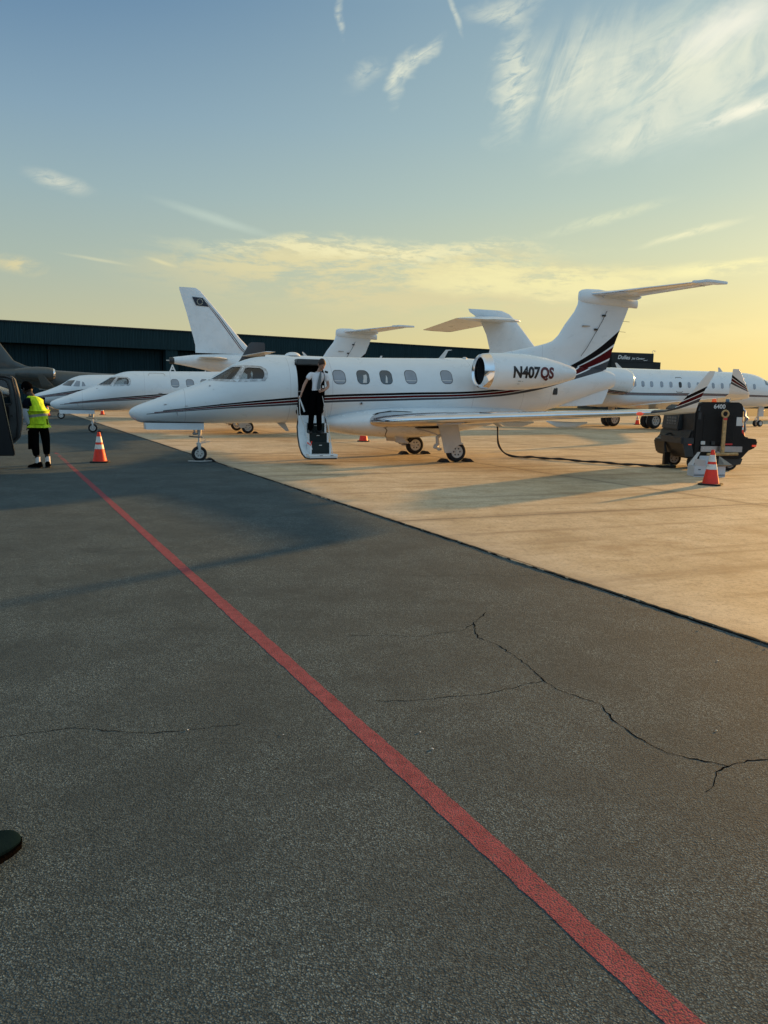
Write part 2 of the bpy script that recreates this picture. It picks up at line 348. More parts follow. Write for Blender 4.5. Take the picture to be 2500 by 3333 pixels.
def empty(name, loc, rz=0.0, label=None, cat=None, group=None):
    o = bpy.data.objects.new(name, None); o.empty_display_size = 0.2; col.objects.link(o)
    o.location = loc; o.rotation_euler = (0, 0, rz); return tag(o, label, cat, group)
def copy_tree(o, parent=None):
    c = o.copy(); col.objects.link(c); c.parent = parent
    for ch in [x for x in list(o.children)]: copy_tree(ch, c)
    return c
def evaluated(o, name=None):
    bpy.context.view_layer.update(); dg = bpy.context.evaluated_depsgraph_get()
    return bpy.data.meshes.new_from_object(o.evaluated_get(dg), depsgraph=dg)
def text_mesh(txt, size, bold=0.0, shear=0.0, font_space=1.0):
    cu = bpy.data.curves.new('t', 'FONT'); cu.body = txt; cu.size = size; cu.offset = bold; cu.shear = shear; cu.space_character = font_space
    cu.resolution_u = 4; o = bpy.data.objects.new('t', cu); col.objects.link(o); me = evaluated(o)
    bpy.data.objects.remove(o); bm = bmesh.new(); bm.from_mesh(me)
    bmesh.ops.triangulate(bm, faces=bm.faces)
    for _ in range(3):
        ed = [e for e in bm.edges if e.calc_length() > size * 0.16]
        if ed: bmesh.ops.subdivide_edges(bm, edges=ed, cuts=1); bmesh.ops.triangulate(bm, faces=bm.faces)
    vs = [tuple(v.co) for v in bm.verts]; fs = [tuple(v.index for v in f.verts) for f in bm.faces]; bm.free(); return vs, fs
def text_obj(name, txt, size, mt, parent, fn, bold=0.0, shear=0.0, space=1.0):
    vs, fs = text_mesh(txt, size, bold, shear, space); b = MB(); b.add([fn(x, y) for x, y, z in vs], fs)
    return b.build(name, mt, parent, smooth=False, recalc=False)
def interp(pts, x):
    """monotone cubic interpolation"""
    xs = [p[0] for p in pts]; ys = [p[1] for p in pts]; n = len(xs)
    if x <= xs[0]: return ys[0]
    if x >= xs[-1]: return ys[-1]
    d = [(ys[i + 1] - ys[i]) / (xs[i + 1] - xs[i]) for i in range(n - 1)]
    mm = [d[0]] + [0 if d[i - 1] * d[i] <= 0 else 2 * d[i - 1] * d[i] / (d[i - 1] + d[i]) for i in range(1, n - 1)] + [d[-1]]
    i = max(j for j in range(n - 1) if xs[j] <= x); h = xs[i + 1] - xs[i]; t = (x - xs[i]) / h
    return (2 * t**3 - 3 * t**2 + 1) * ys[i] + (t**3 - 2 * t**2 + t) * h * mm[i] + (-2 * t**3 + 3 * t**2) * ys[i + 1] + (t**3 - t**2) * h * mm[i + 1]
class Fus:
    def __init__(s, top, bot, wid, n=2.15): s.t, s.b, s.w, s.n = top, bot, wid, n
    def sec(s, x): return interp(s.t, x), interp(s.b, x), interp(s.w, x)
    def ring(s, x, k=56, inset=0.0):
        T_, B_, W_ = s.sec(x); zc, H = (T_ + B_) / 2, max(0.003, (T_ - B_) / 2 - inset); W_ = max(0.003, W_ - inset); out = []
        for i in range(k):
            a = 2 * PI * i / k; c, sn = math.cos(a), math.sin(a); e = 2 / s.n
            out.append((x, -W_ * math.copysign(abs(sn) ** e, sn), zc + H * math.copysign(abs(c) ** e, c)))
        return out
    def side(s, x, z, off=0.0, sg=-1):
        T_, B_, W_ = s.sec(x); zc, H = (T_ + B_) / 2, (T_ - B_) / 2
        u = min(0.9995, abs(z - zc) / H); y = W_ * (1 - u ** s.n) ** (1 / s.n)
        return (x, sg * (y + off), z)
    def stations(s, a, b, n, bias=0.0): return [a + (b - a) * (i / n) ** (1 + bias) for i in range(n + 1)]
def dens(poly, d):
    out = []
    for i, p in enumerate(poly):
        q = poly[(i + 1) % len(poly)]; L = math.hypot(q[0] - p[0], q[1] - p[1]); k = max(1, int(L / d))
        for j in range(k): out.append((p[0] + (q[0] - p[0]) * j / k, p[1] + (q[1] - p[1]) * j / k))
    return out
def rrect(cx, cz, w, h, r, n=5, skew=0.0):
    P = []
    for sx, sz, a0 in ((1, 1, 0), (-1, 1, 90), (-1, -1, 180), (1, -1, 270)):
        for k in range(n + 1):
            a = R(a0 + 90 * k / n); z = sz * (h / 2 - r) + r * math.sin(a)
            P.append((cx + sx * (w / 2 - r) + r * math.cos(a) + skew * z, cz + z))
    return P
def patch(mb, fus, poly, off, d=0.08, sg=-1, levels=(1, 0.7, 0.35)):
    P = dens(poly, d); cx = sum(p[0] for p in P) / len(P); cz = sum(p[1] for p in P) / len(P); n = len(P); vs = []
    for k in levels: vs += [fus.side(cx + (p[0] - cx) * k, cz + (p[1] - cz) * k, off, sg) for p in P]
    vs.append(fus.side(cx, cz, off, sg)); fs = []
    for L in range(len(levels) - 1):
        for i in range(n): j = (i + 1) % n; fs.append((L * n + i, L * n + j, (L + 1) * n + j, (L + 1) * n + i))
    b = (len(levels) - 1) * n
    for i in range(n): fs.append((b + i, b + (i + 1) % n, len(vs) - 1))
    mb.add(vs, fs); return mb
def ringstrip(mb, fus, outer, inner, off, sg=-1):
    n = len(outer); vs = [fus.side(*p, off, sg) for p in outer] + [fus.side(*p, off, sg) for p in inner]
    mb.add(vs, [(i, (i + 1) % n, n + (i + 1) % n, n + i) for i in range(n)]); return mb
def scalep(poly, d):
    cx = sum(p[0] for p in poly) / len(poly); cz = sum(p[1] for p in poly) / len(poly); out = []
    for p in poly:
        L = math.hypot(p[0] - cx, p[1] - cz); k = (L + d) / L; out.append((cx + (p[0] - cx) * k, cz + (p[1] - cz) * k))
    return out
AF = [(1, 0.0), (0.85, 0.25), (0.6, 0.60), (0.4, 0.80), (0.22, 0.86), (0.10, 0.68), (0.04, 0.46), (0.012, 0.26), (0, 0.0), (0.012, -0.22), (0.04, -0.36), (0.10, -0.48), (0.22, -0.56), (0.4, -0.52), (0.6, -0.38), (0.85, -0.14)]
def foil(P, chord, tk, nv, part=None, off=0.0):
    """aerofoil section: leading edge at P, chord aft along +x, thickness along nv"""
    nv = Vector(nv).normalized(); P = Vector(P); out = []
    for x, t in AF:
        out.append(P + Vector((x * chord - (off if x < 0.02 else 0), 0, 0)) + nv * (t * tk * chord * 0.62 + (off if t > 0 else -off if t < 0 else 0)))
    return out
LEI = [4, 5, 6, 7, 8, 9, 10, 11, 12]
def surf(name, st, mt, parent, sub=6):
    """st: list of (P, chord, thickness, normal)"""
    rings = []
    for i in range(len(st) - 1):
        for k in range(sub):
            t = k / sub; a, b = st[i], st[i + 1]
            rings.append(foil(Vector(a[0]).lerp(Vector(b[0]), t), a[1] + (b[1] - a[1]) * t, a[2] + (b[2] - a[2]) * t, Vector(a[3]).lerp(Vector(b[3]), t)))
    a = st[-1]; rings.append(foil(*a)); return MB().loft(rings).build(name, mt, parent, ang=60)
def ledge(name, st, mt, parent, frac=5, off=0.004, sub=6):
    mb = MB(); rings = []
    for i in range(len(st) - 1):
        for k in range(sub + (1 if i == len(st) - 2 else 0)):
            t = k / sub; a, b = st[i], st[i + 1]
            f = foil(Vector(a[0]).lerp(Vector(b[0]), t), a[1] + (b[1] - a[1]) * t, a[2] + (b[2] - a[2]) * t, Vector(a[3]).lerp(Vector(b[3]), t), off=off)
            rings.append([f[j] for j in LEI])
    n = len(LEI); vs = [v for r in rings for v in r]; fs = []
    for i in range(len(rings) - 1):
        for k in range(n - 1): fs.append((i * n + k, i * n + k + 1, (i + 1) * n + k + 1, (i + 1) * n + k))
    mb.add(vs, fs); return mb.build(name, mt, parent, ang=70)
def wheel(parent, c, r, wd, name='wheel'):
    """wheel turning about the y axis: tire and rim"""
    x, y, z = c; h = wd / 2
    t = MB().lathe([(r * 0.60, -h * 0.7), (r * 0.66, -h * 0.95), (r * 0.85, -h), (r * 0.96, -h * 0.72), (r, -h * 0.35), (r, h * 0.35), (r * 0.96, h * 0.72), (r * 0.85, h), (r * 0.66, h * 0.95), (r * 0.60, h * 0.7)], 32, c, 'y')
    to = t.build('tire', 'tire', parent, ang=50)
    m = MB()
    for sg in (-1, 1):
        m.mi = 0
        m.lathe([(r * 0.62, sg * h * 0.72), (r * 0.60, sg * h * 0.98), (r * 0.53, sg * h * 1.0), (r * 0.49, sg * h * 0.75), (r * 0.15, sg * h * 0.72), (r * 0.13, sg * h * 1.02), (0.002, sg * h * 1.04)], 28, c, 'y', cap=False)
        m.mi = 1
        for k in range(6):
            a = 2 * PI * k / 6
            m.lathe([(r * 0.085, sg * h * 0.74), (0.001, sg * h * 0.75)], 10, (x + math.cos(a) * r * 0.34, y, z + math.sin(a) * r * 0.34), 'y', cap=False)
    m.build('rim', ['cream', 'dark'], to, ang=35)
    return to

# ================================================================== the setting
ED = Vector((-0.439, 0.898)); EN = Vector((0.898, 0.439)); E0 = Vector((2.60, 5.01))
def groundmat(kind):
    m = bpy.data.materials.new(kind); m.use_nodes = True; N = NT(m.node_tree); b = N.n['Principled BSDF']
    g = N.n.new('ShaderNodeNewGeometry').outputs['Position']; x, y, z = N.sep(g)
    if kind in ('asphalt', 'red_line_paint'):
        wv_ = N.n.new('ShaderNodeVectorMath'); wv_.operation = 'ADD'; N.l.new(g, wv_.inputs[0]); N.l.new(N.comb(N.m('MULTIPLY', N.noise(g, 60, 2), 0.012), N.m('MULTIPLY', N.noise(N.mapping(g, loc=(5, 5, 5)), 60, 2), 0.012), 0.0), wv_.inputs[1]); gw_ = wv_.outputs[0]
        v1 = N.voro(gw_, 150); v2 = N.voro(gw_, 330); big = N.noise(g, 0.35, 6, 0.65); mid = N.noise(g, 2.2, 6, 0.7)
        c1 = N.sep(v1.outputs['Color'])[0]; c2 = N.sep(v2.outputs['Color'])[1]
        sz = N.noise(N.mapping(g, loc=(4, 4, 0)), 26, 3, 0.6)
        v3 = N.voro(gw_, 85); c3 = N.sep(v3.outputs['Color'])[2]
        stone = N.m('ADD', N.m('MULTIPLY', N.m('POWER', c1, 2.6), 0.9), N.m('MULTIPLY', N.m('POWER', c2, 3.0), 0.7))
        edge = N.sstep(v1.outputs['Distance'], 0.60, 0.22)
        f = N.m('MULTIPLY', N.m('MULTIPLY', stone, edge), N.m('ADD', N.m('MULTIPLY', sz, 1.4), 0.1), clamp=True)
        f3 = N.m('MULTIPLY', N.m('GREATER_THAN', c3, 0.80), N.m('MULTIPLY', N.sstep(v3.outputs['Distance'], 0.42, 0.24), 0.38))
        f = N.m('MAXIMUM', f, f3)
        base = N.ramp(big, [(0.30, (0.043, 0.066, 0.077)), (0.50, (0.057, 0.083, 0.094)), (0.70, (0.072, 0.096, 0.103))])
        rgh = N.noise(gw_, 130, 5, 0.85)
        base = N.mix(N.sstep(rgh, 0.60, 0.40), base, (0.018, 0.029, 0.035, 1))
        c = N.mix(N.m('MULTIPLY', f, N.m('ADD', 0.40, N.m('MULTIPLY', N.sstep(N.noise(N.mapping(g, loc=(2, 2, 0)), 1.3, 5, 0.7), 0.38, 0.62), 0.55))), base, (0.245, 0.345, 0.385, 1))
        fl = N.voro(g, 30); spark = N.m('GREATER_THAN', N.sep(fl.outputs['Color'])[2], 0.985)
        c = N.mix(mulN(N, spark, N.sstep(fl.outputs['Distance'], 0.28, 0.15), 0.7), c, (0.42, 0.41, 0.36, 1))
        c = N.mix(N.m('MULTIPLY', N.sstep(mid, 0.50, 0.72), 0.45), c, (0.028, 0.044, 0.053, 1))
        c = N.mix(N.m('MULTIPLY', N.sstep(N.noise(N.mapping(g, loc=(9, 3, 0)), 0.9, 5, 0.7), 0.58, 0.72), 0.25), c, (0.070, 0.088, 0.092, 1))
        oil = N.voro(N.mapping(g, loc=(0.7, 0.2, 0)), 0.45); c = N.mix(N.m('MULTIPLY', N.m('MULTIPLY', N.sstep(oil.outputs['Distance'], 0.11, 0.03), N.m('GREATER_THAN', N.sep(oil.outputs['Color'])[0], 0.6)), 0.6), c, (0.008, 0.009, 0.010, 1))
        ck = N.voro(wv_.outputs[0], 1.15, 'DISTANCE_TO_EDGE')
        wob_ = N.n.new('ShaderNodeVectorMath'); wob_.operation = 'ADD'; N.l.new(g, wob_.inputs[0]); N.l.new(N.comb(N.m('MULTIPLY', N.noise(g, 3.5, 5, 0.65), 0.55), N.m('MULTIPLY', N.noise(N.mapping(g, loc=(7, 1, 2)), 3.5, 5, 0.65), 0.55), 0.0), wob_.inputs[1]); N.l.new(wob_.outputs[0], ck.inputs['Vector'])
        cm = N.m('MULTIPLY', N.m('LESS_THAN', ck.outputs['Distance'], 0.0050), N.sstep(N.noise(N.mapping(g, loc=(2, 8, 0)), 0.8, 3), 0.50, 0.60))
        c = N.mix(N.m('MULTIPLY', cm, 0.0), c, (0.010, 0.011, 0.012, 1))
        if kind == 'red_line_paint':
            wear = N.sstep(N.noise(g, 40, 5, 0.7), 0.60, 0.70); gap = N.sstep(v1.outputs['Distance'], 0.52, 0.72)
            far = N.sstep(y, 15, 20)
            wear = N.m('MAXIMUM', N.m('MAXIMUM', N.m('MULTIPLY', wear, 0.55), N.m('MULTIPLY', gap, 0.7)), N.m('MULTIPLY', N.sstep(N.noise(g, 5, 4, 0.7), 0.42, 0.55), far))
            pc = N.ramp(N.noise(g, 14, 4, 0.7), [(0.3, (0.185, 0.040, 0.056)), (0.7, (0.30, 0.080, 0.100))])
            c = N.mix(wear, pc, c)
        N.l.new(c, b.inputs['Base Color']); b.inputs['Roughness'].default_value = 0.9
        b.inputs['Specular IOR Level'].default_value = 0.15
        bn = N.n.new('ShaderNodeBump'); bn.inputs['Strength'].default_value = 0.38; bn.inputs['Distance'].default_value = 0.005
        N.l.new(N.m('SUBTRACT', N.m('MULTIPLY', c1, 0.8), v1.outputs['Distance']), bn.inputs['Height']); N.l.new(bn.outputs[0], b.inputs['Normal'])
    else:
        u = N.m('ADD', N.m('MULTIPLY', x, -0.358), N.m('MULTIPLY', y, 0.934)); v = N.m('ADD', N.m('MULTIPLY', x, EN.x), N.m('MULTIPLY', y, EN.y))
        big = N.noise(N.mapping(g, scale=(1, 1, 1)), 0.22, 6, 0.6); mid = N.noise(g, 1.6, 6, 0.65); fine = N.noise(g, 26, 5, 0.7)
        strk = N.noise(N.comb(N.m('MULTIPLY', u, 2.2), N.m('MULTIPLY', v, 0.16), 0.0), 1.0, 5, 0.6)
        c = N.ramp(N.m('ADD', N.m('MULTIPLY', big, 0.55), N.m('MULTIPLY', mid, 0.45)), [(0.38, (0.40, 0.315, 0.195)), (0.48, (0.50, 0.405, 0.265)), (0.58, (0.60, 0.505, 0.35))])
        c = N.mix(N.m('MULTIPLY', N.sstep(strk, 0.48, 0.68), 0.55), c, (0.19, 0.125, 0.065, 1))
        c = N.mix(N.m('MULTIPLY', N.sstep(fine, 0.48, 0.64), 0.5), c, (0.22, 0.18, 0.125, 1))
        c = N.mix(N.m('MULTIPLY', N.sstep(N.noise(N.mapping(g, loc=(3, 3, 0)), 7.0, 7, 0.75), 0.50, 0.62), 0.35), c, (0.20, 0.16, 0.11, 1))
        c = N.mix(N.m('MULTIPLY', N.sstep(N.noise(N.mapping(g, loc=(8, 1, 0)), 55.0, 4, 0.8), 0.58, 0.68), 0.6), c, (0.13, 0.10, 0.065, 1))
        c = N.mix(N.m('MULTIPLY', N.sstep(N.noise(N.mapping(g, loc=(1, 9, 0)), 0.5, 6, 0.7), 0.52, 0.66), 0.45), c, (0.27, 0.175, 0.09, 1))
        near = N.sstep(v, 4.534 + 0.9, 4.534)       # chalky worn strip along the slab edge
        c = N.mix(N.m('MULTIPLY', near, N.m('MULTIPLY', mid, 0.5)), c, (0.50, 0.47, 0.40, 1))
        for s_, o_, sp in ((u, 9.24, 6.1), (v, 4.534, 6.1)):
            wv = N.m('ABSOLUTE', N.m('SUBTRACT', N.m('MODULO', N.m('ADD', N.m('SUBTRACT', N.m('ADD', s_, N.m('MULTIPLY', N.m('SUBTRACT', mid, 0.5), 0.03)), o_), 610 + sp / 2), sp), sp / 2))
            c = N.mix(N.m('MULTIPLY', N.m('LESS_THAN', wv, 0.016), 0.9), c, (0.05, 0.04, 0.03, 1))
            c = N.mix(N.m('MULTIPLY', N.sstep(wv, 0.22, 0.0), 0.3), c, (0.16, 0.12, 0.08, 1))
        N.l.new(c, b.inputs['Base Color']); b.inputs['Roughness'].default_value = 0.7; b.inputs['Specular IOR Level'].default_value = 0.25
        bn = N.n.new('ShaderNodeBump'); bn.inputs['Strength'].default_value = 0.55; bn.inputs['Distance'].default_value = 0.006
        N.l.new(N.m('ADD', N.noise(g, 60, 4, 0.7), N.m('MULTIPLY', mid, 0.6)), bn.inputs['Height']); N.l.new(bn.outputs[0], b.inputs['Normal'])
    return m
M['asphalt'] = groundmat('asphalt'); M['concrete'] = groundmat('apron_concrete'); M['redline'] = groundmat('red_line_paint')
M['grass'] = mat('dry_grass', (0.075, 0.075, 0.03), 0.95, var=0.3, vscale=0.4)
M['crack'] = mat('crack_dark', (0.006, 0.006, 0.006), 0.95, spec=0.0); M['hangarw'] = wallmat('hangar_cladding', (0.026, 0.054, 0.063))
M['hangard'] = wallmat('hangar_door_cladding', (0.020, 0.042, 0.050), 1.3); M['leaf'] = mat('far_foliage', (0.03, 0.04, 0.02), 0.9, var=0.4, vscale=0.6)
def sheet(name, pts, z, mt):
    b = MB(); b.add([(p[0], p[1], z) for p in pts], [tuple(range(len(pts)))]); return tag(b.build(name, mt, smooth=False), kind='structure')
sheet('ground', [(-1500, -600), (1500, -600), (1500, 2400), (-1500, 2400)], -0.03, 'grass')
def EP(t, off=0.0): p = E0 + ED * t + EN * off; return (p.x, p.y)
sheet('taxiway', [EP(-60, 0), EP(105, 0), EP(105, -110), EP(-60, -110)], -0.012, 'asphalt')
# concrete apron, its edge slightly ragged and standing a little proud of the asphalt
rag = []; t = -30.0
while t < 100: rag.append(EP(t, random.uniform(-0.016, 0.016) + 0.018 * math.sin(t * 1.7) * math.sin(t * 0.6))); t += 0.07 if -2 < t < 22 else 1.5
far_pts = [(60, 91), (120, 112), (160, -60)]
b = MB(); n = len(rag); top = rag + [EP(100), (60, 91.0), (120, 91.0), (160, -60), EP(-30)][:]
poly = rag + [EP(105), (30, 92.0), (140, 92.0), (170, -60)]
b.add([(p[0], p[1], 0.0) for p in poly], [tuple(range(len(poly)))])
b.add([(p[0], p[1], 0.0) for p in rag] + [(p[0], p[1], -0.03) for p in rag], [(i, i + 1, n + i + 1, n + i) for i in range(n - 1)])
tag(b.build('apron', 'concrete', smooth=False), kind='structure')
def ribbon(name, pts, wf, z, mt, kind='structure', jit=0.0):
    P = [Vector(p).to_2d() if len(p) > 2 else Vector(p) for p in pts]; vs = []; fs = []
    for i, p in enumerate(P):
        d = (P[min(i + 1, len(P) - 1)] - P[max(i - 1, 0)]).normalized(); nn = Vector((-d.y, d.x)); ww = wf(i, p) if callable(wf) else wf
        a = p + nn * (ww / 2 + random.uniform(-jit, jit)); c = p - nn * (ww / 2 + random.uniform(-jit, jit)); vs += [(a.x, a.y, z), (c.x, c.y, z)]
        if i: fs.append((2 * i - 2, 2 * i - 1, 2 * i + 1, 2 * i))
    b = MB(); b.add(vs, fs); return tag(b.build(name, mt, smooth=False), kind=kind)
def wander(pts, step, amp):
    out = []
    for i in range(len(pts) - 1):
        a, c = Vector(pts[i]), Vector(pts[i + 1]); k = max(1, int((c - a).length / step)); nn = Vector((-(c - a).y, (c - a).x)).normalized()
        for j in range(k): out.append(a.lerp(c, j / k) + nn * (random.uniform(-amp, amp) if j else 0))
    out.append(Vector(pts[-1])); return out
gp = [EP(-8 + 0.11 * i, -0.012 + random.uniform(-0.009, 0.009)) for i in range(330)] + [EP(28.5 + i * 1.0, -0.02) for i in range(60)]
ribbon('joint_gap', gp, lambda i, p: max(0.008, 0.026 + 0.012 * math.sin(i * 0.37) * math.sin(i * .051) + random.uniform(-0.012, 0.012)) if i < 330 else 0.03, -0.0095, 'crack')
b = MB()      # crumbs of broken asphalt and concrete along the gap
for i in range(140):
    p = EP(random.uniform(-3, 14), random.gauss(-0.04, 0.05)); r = random.uniform(0.003, 0.007)
    b.ball((p[0], p[1], 0.0), (r, r * random.uniform(.6, 1.3), r * 0.6), 6, 4)
tag(b.build('loose_gravel', 'asphalt', smooth=False), 'crumbs of gravel along the joint between asphalt and concrete', 'gravel', kind='stuff')
RD = Vector((-0.4537, 0.891)); R0 = Vector((1.9, -0.35))
rp = [R0 + RD * (0.06 * i) for i in range(260)] + [R0 + RD * (15.6 + 0.3 * i) for i in range(30)]
ribbon('red_line', rp, lambda i, p: 0.098 + 0.004 * math.sin(i * 0.13), -0.0106, 'redline', jit=0.0035)
cr = [[(0.79, 5.7), (0.66, 5.4), (0.65, 5.07), (0.76, 4.93), (0.83, 4.73), (0.9, 4.5), (0.94, 4.27), (1.0, 4.12), (1.11, 4.0), (1.18, 3.93), (1.18, 3.73), (1.22, 3.6), (1.27, 3.46), (1.33, 3.36), (1.41, 3.31), (1.5, 3.28), (1.56, 3.24), (1.67, 3.3), (1.83, 3.33), (2.3, 3.5)],
      [(0.66, 5.4), (0.56, 5.23), (0.4, 5.16), (0.25, 5.07), (0.06, 5.1), (-0.23, 5.07)], [(0.94, 4.27), (0.78, 4.18), (0.59, 4.06), (0.41, 4.02), (0.24, 3.97), (0.17, 3.95), (-0.03, 3.94)],
      [(1.56, 3.24), (1.48, 3.19), (1.43, 3.09), (1.36, 3.01)], [(1.47, 7.01), (1.19, 6.91), (0.84, 6.97), (0.45, 6.89), (0.07, 6.93)],
      [(-1.9, 3.4), (-1.5, 3.55), (-1.1, 3.5), (-0.7, 3.62)], [(-3.2, 7.6), (-2.6, 8.1), (-2.2, 8.0), (-1.9, 8.4)]]
for i, c in enumerate(cr):
    wdt = 0.0075 if i in (0, 3) else 0.0048
    ribbon('asphalt_crack', wander(c, 0.03, 0.009), lambda k, p, ww=wdt: ww * random.uniform(0.4, 1.5) * (0.8 + 0.3 * math.sin(k * .7)), -0.0108, 'crack')
# chips of pale stone lying on the asphalt
for x, y, r in ((0.24, 3.37, .008), (0.19, 3.55, .007), (2.11, 4.65, .008), (-0.94, 3.54, .007), (-0.47, 3.5, .005), (1.66, 3.61, .006)):
    o = MB().ball((0, 0, 0), (r, r * 0.55, r * 0.35), 8, 5).build('stone_chip', 'refl'); o.location = (x, y, -0.008); o.rotation_euler = (0, 0, random.random() * 3)
    tag(o, 'pale stone chip lying on the dark asphalt', 'stone', 'pale stone chips on the asphalt')
# far verge
sheet('grass_verge', [(20, 92), (140, 92), (140, 97), (20, 97)], 0.01, 'grass')
b = MB()
for i in range(900):
    x = random.uniform(-120, 260); hgt = random.uniform(0.8, 2.6); r = random.uniform(0.8, 1.8)
    b.ball((x, 230 + random.uniform(-8, 8), hgt * 0.6), (r * 1.4, r, hgt * 0.7), 7, 5)
tag(b.build('far_trees', 'leaf', smooth=False), 'low dark line of trees on the horizon behind the jets', 'trees', kind='stuff')

# ------------------------------------------------------------------ hangar
hA = Vector((-48.3, 98.5)); hB = Vector((21.2, 144.9)); hd = (hB - hA).normalized(); hn = Vector((hd.y, -hd.x))    # hn looks to the camera
hg = empty('hangar', (hA.x, hA.y, 0), math.atan2(hd.y, hd.x), 'long black corrugated hangar with a deep fascia above its sliding doors', 'hangar')
L0, L1 = -26, 86; HT = 10.5; HB = 7.9
MB().box(((L0 + L1) / 2, 9, HB + (HT - HB) / 2), (L1 - L0, 18, HT - HB)).build('fascia', 'hangarw', hg, smooth=False)
MB().box(((L0 + L1) / 2, 0.0, HT + 0.06), (L1 - L0 + 0.3, 0.35, 0.14)).build('roof_edge', 'black', hg, smooth=False)
MB().box(((L0 + L1) / 2, 10, HB / 2), (L1 - L0 - 1, 15, HB)).build('wall', 'hangarw', hg, smooth=False)
x = L0 + 1
colx = 21.8
for k in range(-6, 9):
    x0 = colx + 1.0 + k * 7.6 if k >= 0 else colx - 1.0 + (k + 1) * 7.6 - 7.6
    if x0 > L1 - 8: break
    if x0 < L0: continue
    MB().box((x0 + 3.8, 1.5 + (0.35 if k % 2 else 0.0), HB / 2 - 0.05), (7.55, 0.3, HB - 0.1)).build('door_leaf', 'hangard', hg, smooth=False)
MB().box((colx, 0.95, HB / 2), (1.7, 1.5, HB - 0.02)).build('column', 'hangarw', hg, smooth=False)
text_obj('bay_sign', 'A', 1.35, 'sign', hg, lambda u, v: (colx - 0.42 + u, 0.17, 4.9 + v), bold=0.03)
b = MB(); b.lathe([(0.001, -0.12), (0.16, -0.1), (0.2, 0.0), (0.001, 0.06)], 10, (52.6, -0.25, 9.2), 'z'); b.box((52.6, -0.12, 9.3), (0.12, 0.25, 0.12))
b.build('wall_lamp', 'sign', hg)
# ------------------------------------------------------------------ sign building
def tw(x, z): return x
tb = empty('terminal_building', (42.0, 150, 0), 0, 'dark flat-roofed block carrying the white jet center lettering', 'building')
MB().prism([(-1.5, 9.2), (2.4, 9.2), (2.4, 0), (-1.5, 0)], 2.0, 14, 'y').build('side_wing', 'towr', tb, smooth=False)
MB().prism([(1.2, 10.8), (9.2, 10.62), (9.2, 0.0), (1.2, 0.0)], 0.0, 12, 'y').build('wall', 'towr', tb, smooth=False)
MB().prism([(9.22, 9.1), (10.9, 9.02), (10.9, 0), (9.22, 0)], 0.8, 11, 'y').build('annex', 'towr', tb, smooth=False)
MB().prism([(-0.6, 10.72), (1.18, 10.8), (1.18, 0), (-0.6, 0)], 0.6, 12, 'y').build('corner_bay', 'towr', tb, smooth=False)
b = MB(); b.box((5.2, -0.06, 9.05), (8.0, 0.1, 0.09)); b.box((5.2, -0.06, 7.55), (8.0, 0.1, 0.07)); b.box((7.2, -0.1, 9.45), (0.14, 0.16, 0.14)); b.build('parapet_trim', 'black', tb, smooth=False)
text_obj('sign_lettering', 'Dulles', 1.05, 'sign', tb, lambda u, v: (2.3 + u * 0.88, -0.05, 9.55 + v - 0.03 * u), bold=0.015, shear=0.25)
text_obj('sign_lettering', 'Jet Center', 0.62, 'sign', tb, lambda u, v: (5.05 + u * 0.92, -0.05, 9.50 + v - 0.03 * u), bold=0.004, shear=0.3)
b = MB(); b.path([(7.2, -0.05, 9.33), (7.5, -0.05, 9.28), (7.9, -0.05, 9.32), (8.1, -0.05, 9.42)], [0.01, 0.05, 0.04, 0.01], 6); b.build('sign_swoosh', 'sign', tb)
b = MB(); b.path([(9.0, 0.2, 10.6), (9.0, 0.2, 11.05), (9.2, 0.2, 11.2), (9.5, 0.2, 11.1)], 0.04, 5); b.ball((9.5, 0.2, 11.05), 0.12, 6, 4); b.build('roof_lamp', 'pale', tb)

# ================================================================== aircraft
JG = 'parked business jets'
TOP = [(-1.61, 1.175), (-1.585, 1.235), (-1.53, 1.285), (-1.43, 1.34), (-1.04, 1.49), (-0.61, 1.655), (0.24, 1.985), (0.8, 2.33), (1.07, 2.455), (1.34, 2.535), (1.59, 2.57), (2.38, 2.59), (4.75, 2.63), (6.96, 2.67), (8.5, 2.67), (9.8, 2.62), (11.0, 2.54), (11.8, 2.44), (11.9, 2.40)]
BOT = [(-1.61, 1.165), (-1.585, 1.10), (-1.53, 1.04), (-1.41, 0.965), (-1.26, 0.935), (0.1, 0.925), (1.86, 0.94), (5, 0.94), (7.6, 1.0), (8.97, 1.17), (9.5, 1.26), (10.3, 1.48), (11.2, 1.75), (11.8, 1.93), (11.9, 1.98)]
WID = [(-1.61, 0.01), (-1.585, 0.065), (-1.53, 0.12), (-1.41, 0.19), (-1.04, 0.34), (-0.61, 0.46), (0.24, 0.66), (0.8, 0.77), (1.34, 0.85), (1.8, 0.87), (7.4, 0.87), (8.9, 0.72), (10.2, 0.50), (11.2, 0.33), (11.85, 0.24), (11.9, 0.22)]
P_MAIN = paint('jet_paint_striped', [(-1.3, 1.19), (-0.85, 1.24), (0.57, 1.415), (2.27, 1.59), (3.02, 1.65), (4.89, 1.73), (7.57, 1.85), (8.5, 2.0), (9.4, 2.24), (10.5, 2.60), (12.1, 3.64)],
               [(-1.3, 1.13), (-0.85, 1.175), (0.57, 1.295), (2.27, 1.40), (3.02, 1.46), (4.89, 1.53), (7.57, 1.66), (8.42, 1.76), (9.24, 1.91), (10.16, 2.14), (11.0, 2.34), (11.68, 2.50), (12.1, 2.64)],
               -2.0, 14.0, cuts=(-0.85, -1.05, -1.22), seams=(-0.35, 2.1, 3.15, 7.0, 8.55, 9.5))
P_WLET = paint('winglet_paint_striped', [(7.6, 1.53), (8.6, 1.98)], [(7.6, 1.36), (8.6, 1.69)], 7.0, 9.5)
def cutter(mb, name='cut', slot='dark'):
    o = mb.build(name, slot, None, smooth=False); return o
